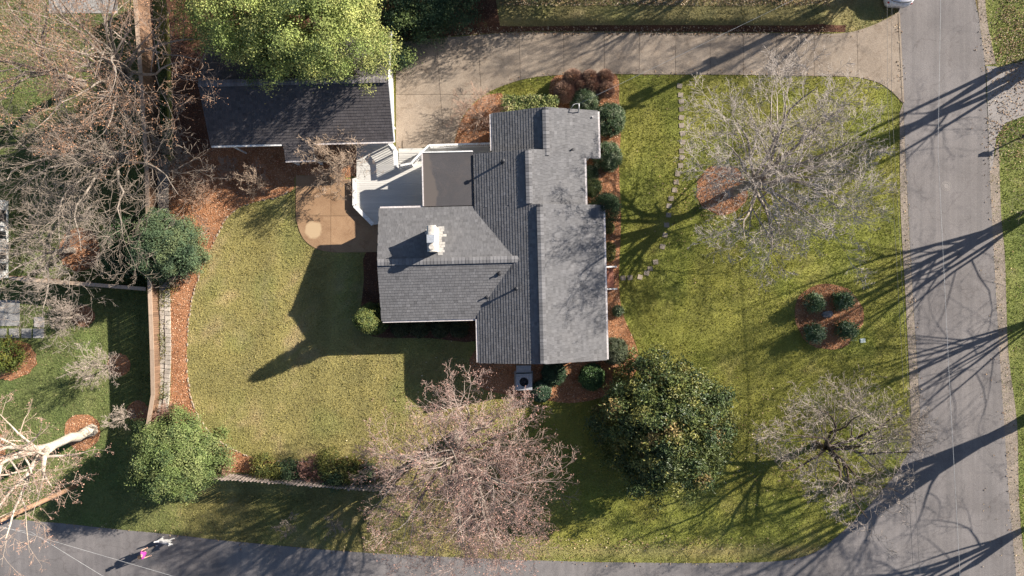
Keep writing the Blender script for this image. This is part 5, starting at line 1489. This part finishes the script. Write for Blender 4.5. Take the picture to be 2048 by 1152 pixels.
def glass(name, ya, yb, k0, k1):
    A = next(s for s in STN if s[0] == ya); B = next(s for s in STN if s[0] == yb)
    def pt(s, k): y, w, bz, tz, tw = s; return [(-w, bz), (-tw, tz), (tw, tz), (w, bz)][k]
    q = []
    for s, k in ((A, k0), (A, k1), (B, k1), (B, k0)):
        x, z = pt(s, k); q.append((x * 0.93 if k0 in (1,) and k1 == 2 else x * 1.004, s[0], z + 0.03))
    cen = Vector((0, 0, 0))
    for p in q: cen += Vector(p) / 4
    q = [tuple(cen + (Vector(p) - cen) * 0.86 + Vector((0, 0, 0.012))) for p in q]
    MB().add(q, [(0, 1, 2, 3)]).build(name, M['glass'], car)
glass("rear_window", -1.45, -1.0, 1, 2); glass("windshield", 0.3, 0.75, 1, 2)
for a, b in ((-1.0, -0.4), (-0.4, 0.3)):
    glass("side_window", a, b, 0, 1); glass("side_window", a, b, 2, 3)
tl = MB().tube([(-0.70, -2.0, 0.93), (-0.45, -2.1, 0.91), (0, -2.14, 0.90), (0.45, -2.1, 0.91), (0.70, -2.0, 0.93)], 0.028, 6); tl.build("boot_seam", M['dark'], car)
for sx in (-1, 1):
    MB().ball((sx * 0.72, -2.08, 0.72), (0.10, 0.08, 0.08)).build("tail_lamp", M['lamp_red'], car)
    MB().ball((sx * 0.66, 2.06, 0.66), (0.12, 0.10, 0.07)).build("headlight", M['glass'], car)
    MB().ball((sx * 1.0, 0.72, 0.98), (0.10, 0.07, 0.07)).build("mirror", M['carpaint'], car)
    for y in (-1.4, 1.35):
        wl = MB().tube([(sx * 0.74, y, 0.32), (sx * 0.93, y, 0.32)], 0.32, 20).build("wheel", M['rubber'], car)
        MB().tube([(sx * 0.90, y, 0.32), (sx * 0.945, y, 0.32)], 0.19, 14).build("rim", M['metal'], wl)

# ------------------------------------------------------------------ walker and dog
def skin(name, joints, edges, mat, parent, sub=2):
    """joints: list of (x,y,z,r)"""
    me = bpy.data.meshes.new(name)
    me.from_pydata([j[:3] for j in joints], edges, [])
    o = bpy.data.objects.new(name, me); COL.objects.link(o)
    m = o.modifiers.new("s", 'SKIN'); m.use_smooth_shade = True
    for v, j in zip(me.skin_vertices[0].data, joints):
        r = j[3]; v.radius = r if hasattr(r, '__len__') else (r, r)
    me.skin_vertices[0].data[0].use_root = True
    sm = o.modifiers.new("d", 'SUBSURF'); sm.levels = sub
    dg = bpy.context.evaluated_depsgraph_get()
    res = bpy.data.meshes.new_from_object(o.evaluated_get(dg))
    bpy.data.objects.remove(o); bpy.data.meshes.remove(me)
    res.name = name
    res.materials.clear(); res.materials.append(mat)
    return mesh_obj(name, res, None, parent)

f1 = G(311, 1097); f2 = G(299, 1093)
mid = (f1 + f2) / 2
# the walker heads up the street to the right, along +x
pe_ = tag(empty("person", (mid.x, mid.y, mid.z + 0.026), math.radians(10)), "person in magenta top and dark leggings walking on the street with the dog", "person")
J = [(0, 0, 0.93, 0.13), (0.02, 0, 1.12, 0.125), (0.03, 0, 1.36, 0.13), (0.05, 0, 1.50, 0.055), (0.08, 0, 1.60, 0.085), (0.09, 0, 1.70, 0.085),
     (0, 0.10, 0.88, 0.095), (0.22, 0.10, 0.49, 0.062), (0.24, 0.10, 0.09, 0.042), (0.40, 0.10, 0.04, 0.035),
     (0, -0.10, 0.88, 0.095), (-0.06, -0.10, 0.48, 0.062), (-0.32, -0.10, 0.14, 0.042), (-0.24, -0.10, 0.03, 0.035),
     (0.03, 0.19, 1.40, 0.058), (-0.10, 0.25, 1.15, 0.043), (0.05, 0.27, 0.93, 0.030), (0.10, 0.27, 0.86, 0.036),
     (0.03, -0.19, 1.40, 0.058), (0.05, -0.26, 1.14, 0.043), (0.26, -0.24, 1.02, 0.030), (0.34, -0.23, 1.00, 0.036), (0.185, 0, 1.645, 0.018)]
E = [(0, 1), (1, 2), (2, 3), (3, 4), (4, 5), (0, 6), (6, 7), (7, 8), (8, 9), (0, 10), (10, 11), (11, 12), (12, 13), (2, 14), (14, 15), (15, 16), (16, 17), (2, 18), (18, 19), (19, 20), (20, 21), (4, 22)]
skin("body", J, E, M['skin'], pe_)
skin("shirt", [(0, 0, 0.92, 0.165), (0.02, 0, 1.12, 0.155), (0.03, 0, 1.36, 0.165), (0.045, 0, 1.46, 0.09), (0.03, 0.19, 1.40, 0.085), (-0.04, 0.225, 1.26, 0.07), (0.03, -0.19, 1.40, 0.085), (0.04, -0.23, 1.26, 0.07)], [(0, 1), (1, 2), (2, 3), (2, 4), (4, 5), (2, 6), (6, 7)], M['shirt'], pe_)
skin("leggings", [(0, 0, 0.94, 0.16)] + [(*J[i][:3], J[i][3] * 1.45) for i in (6, 7, 8, 10, 11, 12)], [(0, 1), (1, 2), (2, 3), (0, 4), (4, 5), (5, 6)], M['pants'], pe_)
for a, b in ((8, 9), (12, 13)):
    skin("shoe", [(J[a][0] - 0.05, J[a][1], J[a][2] - 0.04, 0.05), (J[b][0] + 0.02, J[b][1], J[b][2] + 0.015, 0.045)], [(0, 1)], M['shoe'], pe_, 1)
skin("hair", [(0.05, 0, 1.70, 0.10), (0.07, 0, 1.76, 0.085), (0.01, 0, 1.62, 0.09), (-0.04, 0, 1.50, 0.05)], [(0, 1), (0, 2), (2, 3)], M['hair'], pe_)
for (hx_, hy_, hz__, dy) in ((0.12, 0.27, 0.84, 1), (0.37, -0.23, 0.99, -1)):
    for k in range(4):
        skin("finger", [(hx_ - 0.01, hy_ - 0.03 + 0.02 * k, hz__, 0.010), (hx_ + 0.035, hy_ - 0.03 + 0.02 * k, hz__ - 0.02, 0.009), (hx_ + 0.04, hy_ - 0.03 + 0.02 * k, hz__ - 0.055, 0.008)], [(0, 1), (1, 2)], M['skin'], pe_, 1)
    skin("thumb", [(hx_ - 0.03, hy_ + 0.04 * dy, hz__, 0.011), (hx_ + 0.01, hy_ + 0.06 * dy, hz__ - 0.02, 0.009)], [(0, 1)], M['skin'], pe_, 1)
for sy in (-1, 1): MB().ball((0.165, sy * 0.032, 1.675), 0.012, 8, 6).build("eye", M['dark'], pe_)

dgp = G(330, 1076)
dog = tag(empty("dog", (dgp.x + 0.25, dgp.y - 0.05, dgp.z + 0.026), math.radians(-8)), "white dog with grey hindquarters walking beside the person", "dog")
DJ = [(-0.30, 0, 0.56, 0.135), (0.0, 0, 0.54, 0.165), (0.24, 0, 0.55, 0.19), (0.38, 0, 0.68, 0.10), (0.48, 0, 0.78, 0.095), (0.62, 0, 0.74, 0.05), (0.69, 0, 0.735, 0.035),
      (0.27, 0.10, 0.42, 0.06), (0.31, 0.11, 0.22, 0.038), (0.40, 0.11, 0.04, 0.035), (0.46, 0.11, 0.025, 0.03),
      (0.25, -0.10, 0.42, 0.06), (0.20, -0.11, 0.22, 0.038), (0.22, -0.11, 0.04, 0.035), (0.28, -0.11, 0.025, 0.03),
      (-0.32, 0.10, 0.42, 0.08), (-0.24, 0.11, 0.30, 0.05), (-0.40, 0.11, 0.18, 0.032), (-0.38, 0.11, 0.035, 0.03), (-0.31, 0.11, 0.025, 0.028),
      (-0.34, -0.10, 0.42, 0.08), (-0.30, -0.11, 0.30, 0.05), (-0.50, -0.11, 0.19, 0.032), (-0.52, -0.11, 0.04, 0.03), (-0.45, -0.11, 0.025, 0.028),
      (-0.44, 0, 0.66, 0.05), (-0.56, 0, 0.80, 0.055), (-0.52, 0.03, 0.93, 0.04),
      (0.47, 0.065, 0.88, 0.035), (0.46, 0.075, 0.95, 0.012), (0.47, -0.065, 0.88, 0.035), (0.46, -0.075, 0.95, 0.012)]
DE = [(0, 1), (1, 2), (2, 3), (3, 4), (4, 5), (5, 6), (2, 7), (7, 8), (8, 9), (9, 10), (2, 11), (11, 12), (12, 13), (13, 14), (0, 15), (15, 16), (16, 17), (17, 18), (18, 19), (0, 20), (20, 21), (21, 22), (22, 23), (23, 24), (0, 25), (25, 26), (26, 27), (4, 28), (28, 29), (4, 30), (30, 31)]
db = skin("body", DJ, DE, M['fur'], dog)
skin("grey_coat", [(-0.36, 0, 0.60, 0.115), (-0.14, 0, 0.59, 0.13), (0.02, 0, 0.60, 0.105)], [(0, 1), (1, 2)], M['fur_grey'], dog)
MB().ball((0.715, 0, 0.745), 0.022, 8, 6).build("nose", M['dark'], dog)
for sy in (-1, 1): MB().ball((0.545, sy * 0.055, 0.81), 0.014, 8, 6).build("eye", M['dark'], dog)
ls = pe_.matrix_basis @ Vector((0.37, -0.23, 0.99)); le = dog.matrix_basis @ Vector((0.36, 0.02, 0.78))
md = ls.lerp(le, 0.5); md.z -= 0.15
lo = MB().tube([Vector((0, 0, 0)), md - ls, le - ls], 0.008, 5).build("leash", M['dark']); lo.location = ls
tag(lo, "dark leash from the person's hand to the dog's neck", "leash")

# ------------------------------------------------------------------ grass, mulch chips and leaf litter
def scatter(n, x0, x1, y0, y1, rg):
    return rg.uniform(x0, x1, n), rg.uniform(y0, y1, n)
hard = [road, sideroad, drive, patio, deck_poly] + footprints
x, y = scatter(760000, -36.5, 36.0, -19.5, 20.5, RNG)
ok = np.ones(len(x), bool)
jx = x + 0.12 * (vnoise(x, y, 3.1, 21) - 0.5) + RNG.normal(0, 0.025, len(x)); jy = y + 0.12 * (vnoise(x, y, 3.1, 22) - 0.5) + RNG.normal(0, 0.025, len(x))
for p in hard: ok &= ~in_poly(jx, jy, p)
for p, _ in BEDS: ok &= ~in_poly(jx, jy, p)
for p in (shoulder_l, shoulder_r, shoulder_r2): ok &= ~(in_poly(x, y, p) & (RNG.random(len(x)) < 0.8))
ok &= ~((x > -23.75) & (x < -22.75) & (y > -10.2))
for px0, py0, px1, py1 in ((-50, 600, 40, 652), (98, -60, 236, 27), (0, 655, 90, 677), (67, 632, 91, 656)):
    a = G(px0, py1); b = G(px1, py0)
    ok &= ~((x > a.x) & (x < b.x) & (y > a.y) & (y < b.y))
for px, py in SS:
    a = W(px, py); ok &= ~((np.abs(x - a[0]) < 0.19) & (np.abs(y - a[1]) < 0.18))
x, y = x[ok], y[ok]
n = len(x)
z = H(x, y)
hgt = RNG.uniform(0.035, 0.10, n) * (0.45 + 0.4 * vnoise(x, y, 1.6, 5) + 0.6 * vnoise(x, y, 5.5, 6)); wid = RNG.uniform(0.014, 0.034, n)
az = RNG.random(n) * 2 * np.pi; lean = RNG.normal(0, 0.035, (n, 2))
dx = np.cos(az) * wid; dy = np.sin(az) * wid
V = np.stack([np.stack([x - dx, y - dy, z - 0.005], 1), np.stack([x + dx, y + dy, z - 0.005], 1), np.stack([x + lean[:, 0], y + lean[:, 1], z + hgt], 1)], 1).reshape(-1, 3)
F = np.arange(3 * n).reshape(n, 3)
C = lawn_col(x, y) * np.clip(RNG.normal(1.45, 0.15, (n, 1)), 0.6, 2.2)
dead = RNG.random(n) < 0.05 + 0.10 * sst(0.5, 0.8, vnoise(x, y, 0.5, 31))
C[dead] = np.array([0.36, 0.29, 0.16]) * RNG.uniform(0.7, 1.1, (dead.sum(), 1))
go = mesh_obj("grass", np_mesh("grass", V, F, np.repeat(np.clip(C, 0, 1), 3, 0)), M['grass'])
tag(go, "short winter grass of the lawns and verges", "grass", kind="stuff")

def litter(name, label, cat, x, y, size, cols, lift=0.02, ratio=0.5):
    n = len(x)
    P = np.stack([x, y, H(x, y) + lift + RNG.uniform(0, 0.025, n)], 1)
    Nn = np.array([[0, 0, 1.0]]) + RNG.normal(0, 0.45, (n, 3))
    c = np.array(cols)[RNG.integers(len(cols), size=n)] * np.clip(RNG.normal(1, 0.22, (n, 1)), 0.4, 1.7)
    c = c * (0.72 + 0.55 * vnoise(x, y, 0.9, 41))[:, None]
    V, F, C = leaves(RNG, P, Nn, size, size * ratio, np.clip(c, 0, 1), 0.15)
    return tag(mesh_obj(name, np_mesh(name, V, F, C), M['litter']), label, cat, kind="stuff")
mx, my = [], []; dkx, dky = [], []
for p, mt in BEDS:
    P = np.array(p); bx0, by0 = P.min(0); bx1, by1 = P.max(0)
    bx0, bx1, by0, by1 = max(bx0, -36), min(bx1, 36), max(by0, -20), min(by1, 20.5)
    k = int(max(0, (bx1 - bx0) * (by1 - by0)) * 130)
    a, b = scatter(k, bx0, bx1, by0, by1, RNG)
    m = in_poly(a, b, p)
    for f in footprints: m &= ~in_poly(a, b, f)
    m &= ~in_poly(a, b, drive) & ~in_poly(a, b, patio)
    if mt == 'mulch': mx.append(a[m]); my.append(b[m])
    else: dkx.append(a[m]); dky.append(b[m])
litter("mulch_chips", "orange brown bark chips strewn over the sunlit beds", "mulch", np.concatenate(mx), np.concatenate(my), 0.085, [(0.54, 0.270, 0.140), (0.44, 0.205, 0.100), (0.62, 0.36, 0.215), (0.22, 0.10, 0.055), (0.62, 0.46, 0.33), (0.48, 0.32, 0.21)])
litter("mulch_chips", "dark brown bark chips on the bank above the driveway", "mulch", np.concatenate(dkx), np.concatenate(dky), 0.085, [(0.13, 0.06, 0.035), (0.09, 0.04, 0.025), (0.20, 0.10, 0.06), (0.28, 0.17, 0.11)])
# fallen leaves: top of the north bank, far verge, lawn under the big trees, road edge
lx, ly = [], []
def patch(n, cx, cy, sx, sy):
    lx.append(RNG.normal(cx, sx, n)); ly.append(RNG.normal(cy, sy, n))
a, b = scatter(5200, -1.0, 21.0, 18.5, 20.5, RNG); lx.append(a); ly.append(b)
a, b = scatter(350, 31.2, 34.5, -19, 19, RNG); lx.append(a); ly.append(b)
patch(1400, 33.3, 16.2, 0.8, 2.2); patch(500, 33.0, 10.0, 0.8, 1.2)
patch(1500, -3.0, -10.8, 2.6, 2.4); patch(900, 15, 6.2, 2.6, 2.4); patch(700, 19.5, -10.4, 2.2, 1.8); patch(300, 9.4, -8.6, 2.0, 2.0); patch(250, 8, -17.0, 5, 0.3)
a, b = scatter(900, -4, 21, 16.85, 17.3, RNG); lx.append(a); ly.append(b)
for P_ in (drive, road):
    for (x0_, y0_), (x1_, y1_) in zip(P_[:-1], P_[1:]):
        if max(abs(x0_), abs(x1_)) > 36 or max(abs(y0_), abs(y1_)) > 20: continue
        L_ = math.hypot(x1_ - x0_, y1_ - y0_); k_ = int(L_ * 5); t_ = RNG.random(k_)
        lx.append(x0_ + (x1_ - x0_) * t_ + RNG.normal(0, 0.16, k_)); ly.append(y0_ + (y1_ - y0_) * t_ + RNG.normal(0, 0.16, k_))
a, b = np.concatenate(lx), np.concatenate(ly)
m = (~in_poly(a, b, road)) | (RNG.random(len(a)) < 0.35)
for f in footprints: m &= ~in_poly(a, b, f)
litter("fallen_leaves", "dry tan fallen leaves on the verges and under the trees", "leaves", a[m], b[m], 0.115, [(0.40, 0.29, 0.18), (0.32, 0.20, 0.11), (0.48, 0.38, 0.27), (0.22, 0.13, 0.075)], 0.05, 0.6)
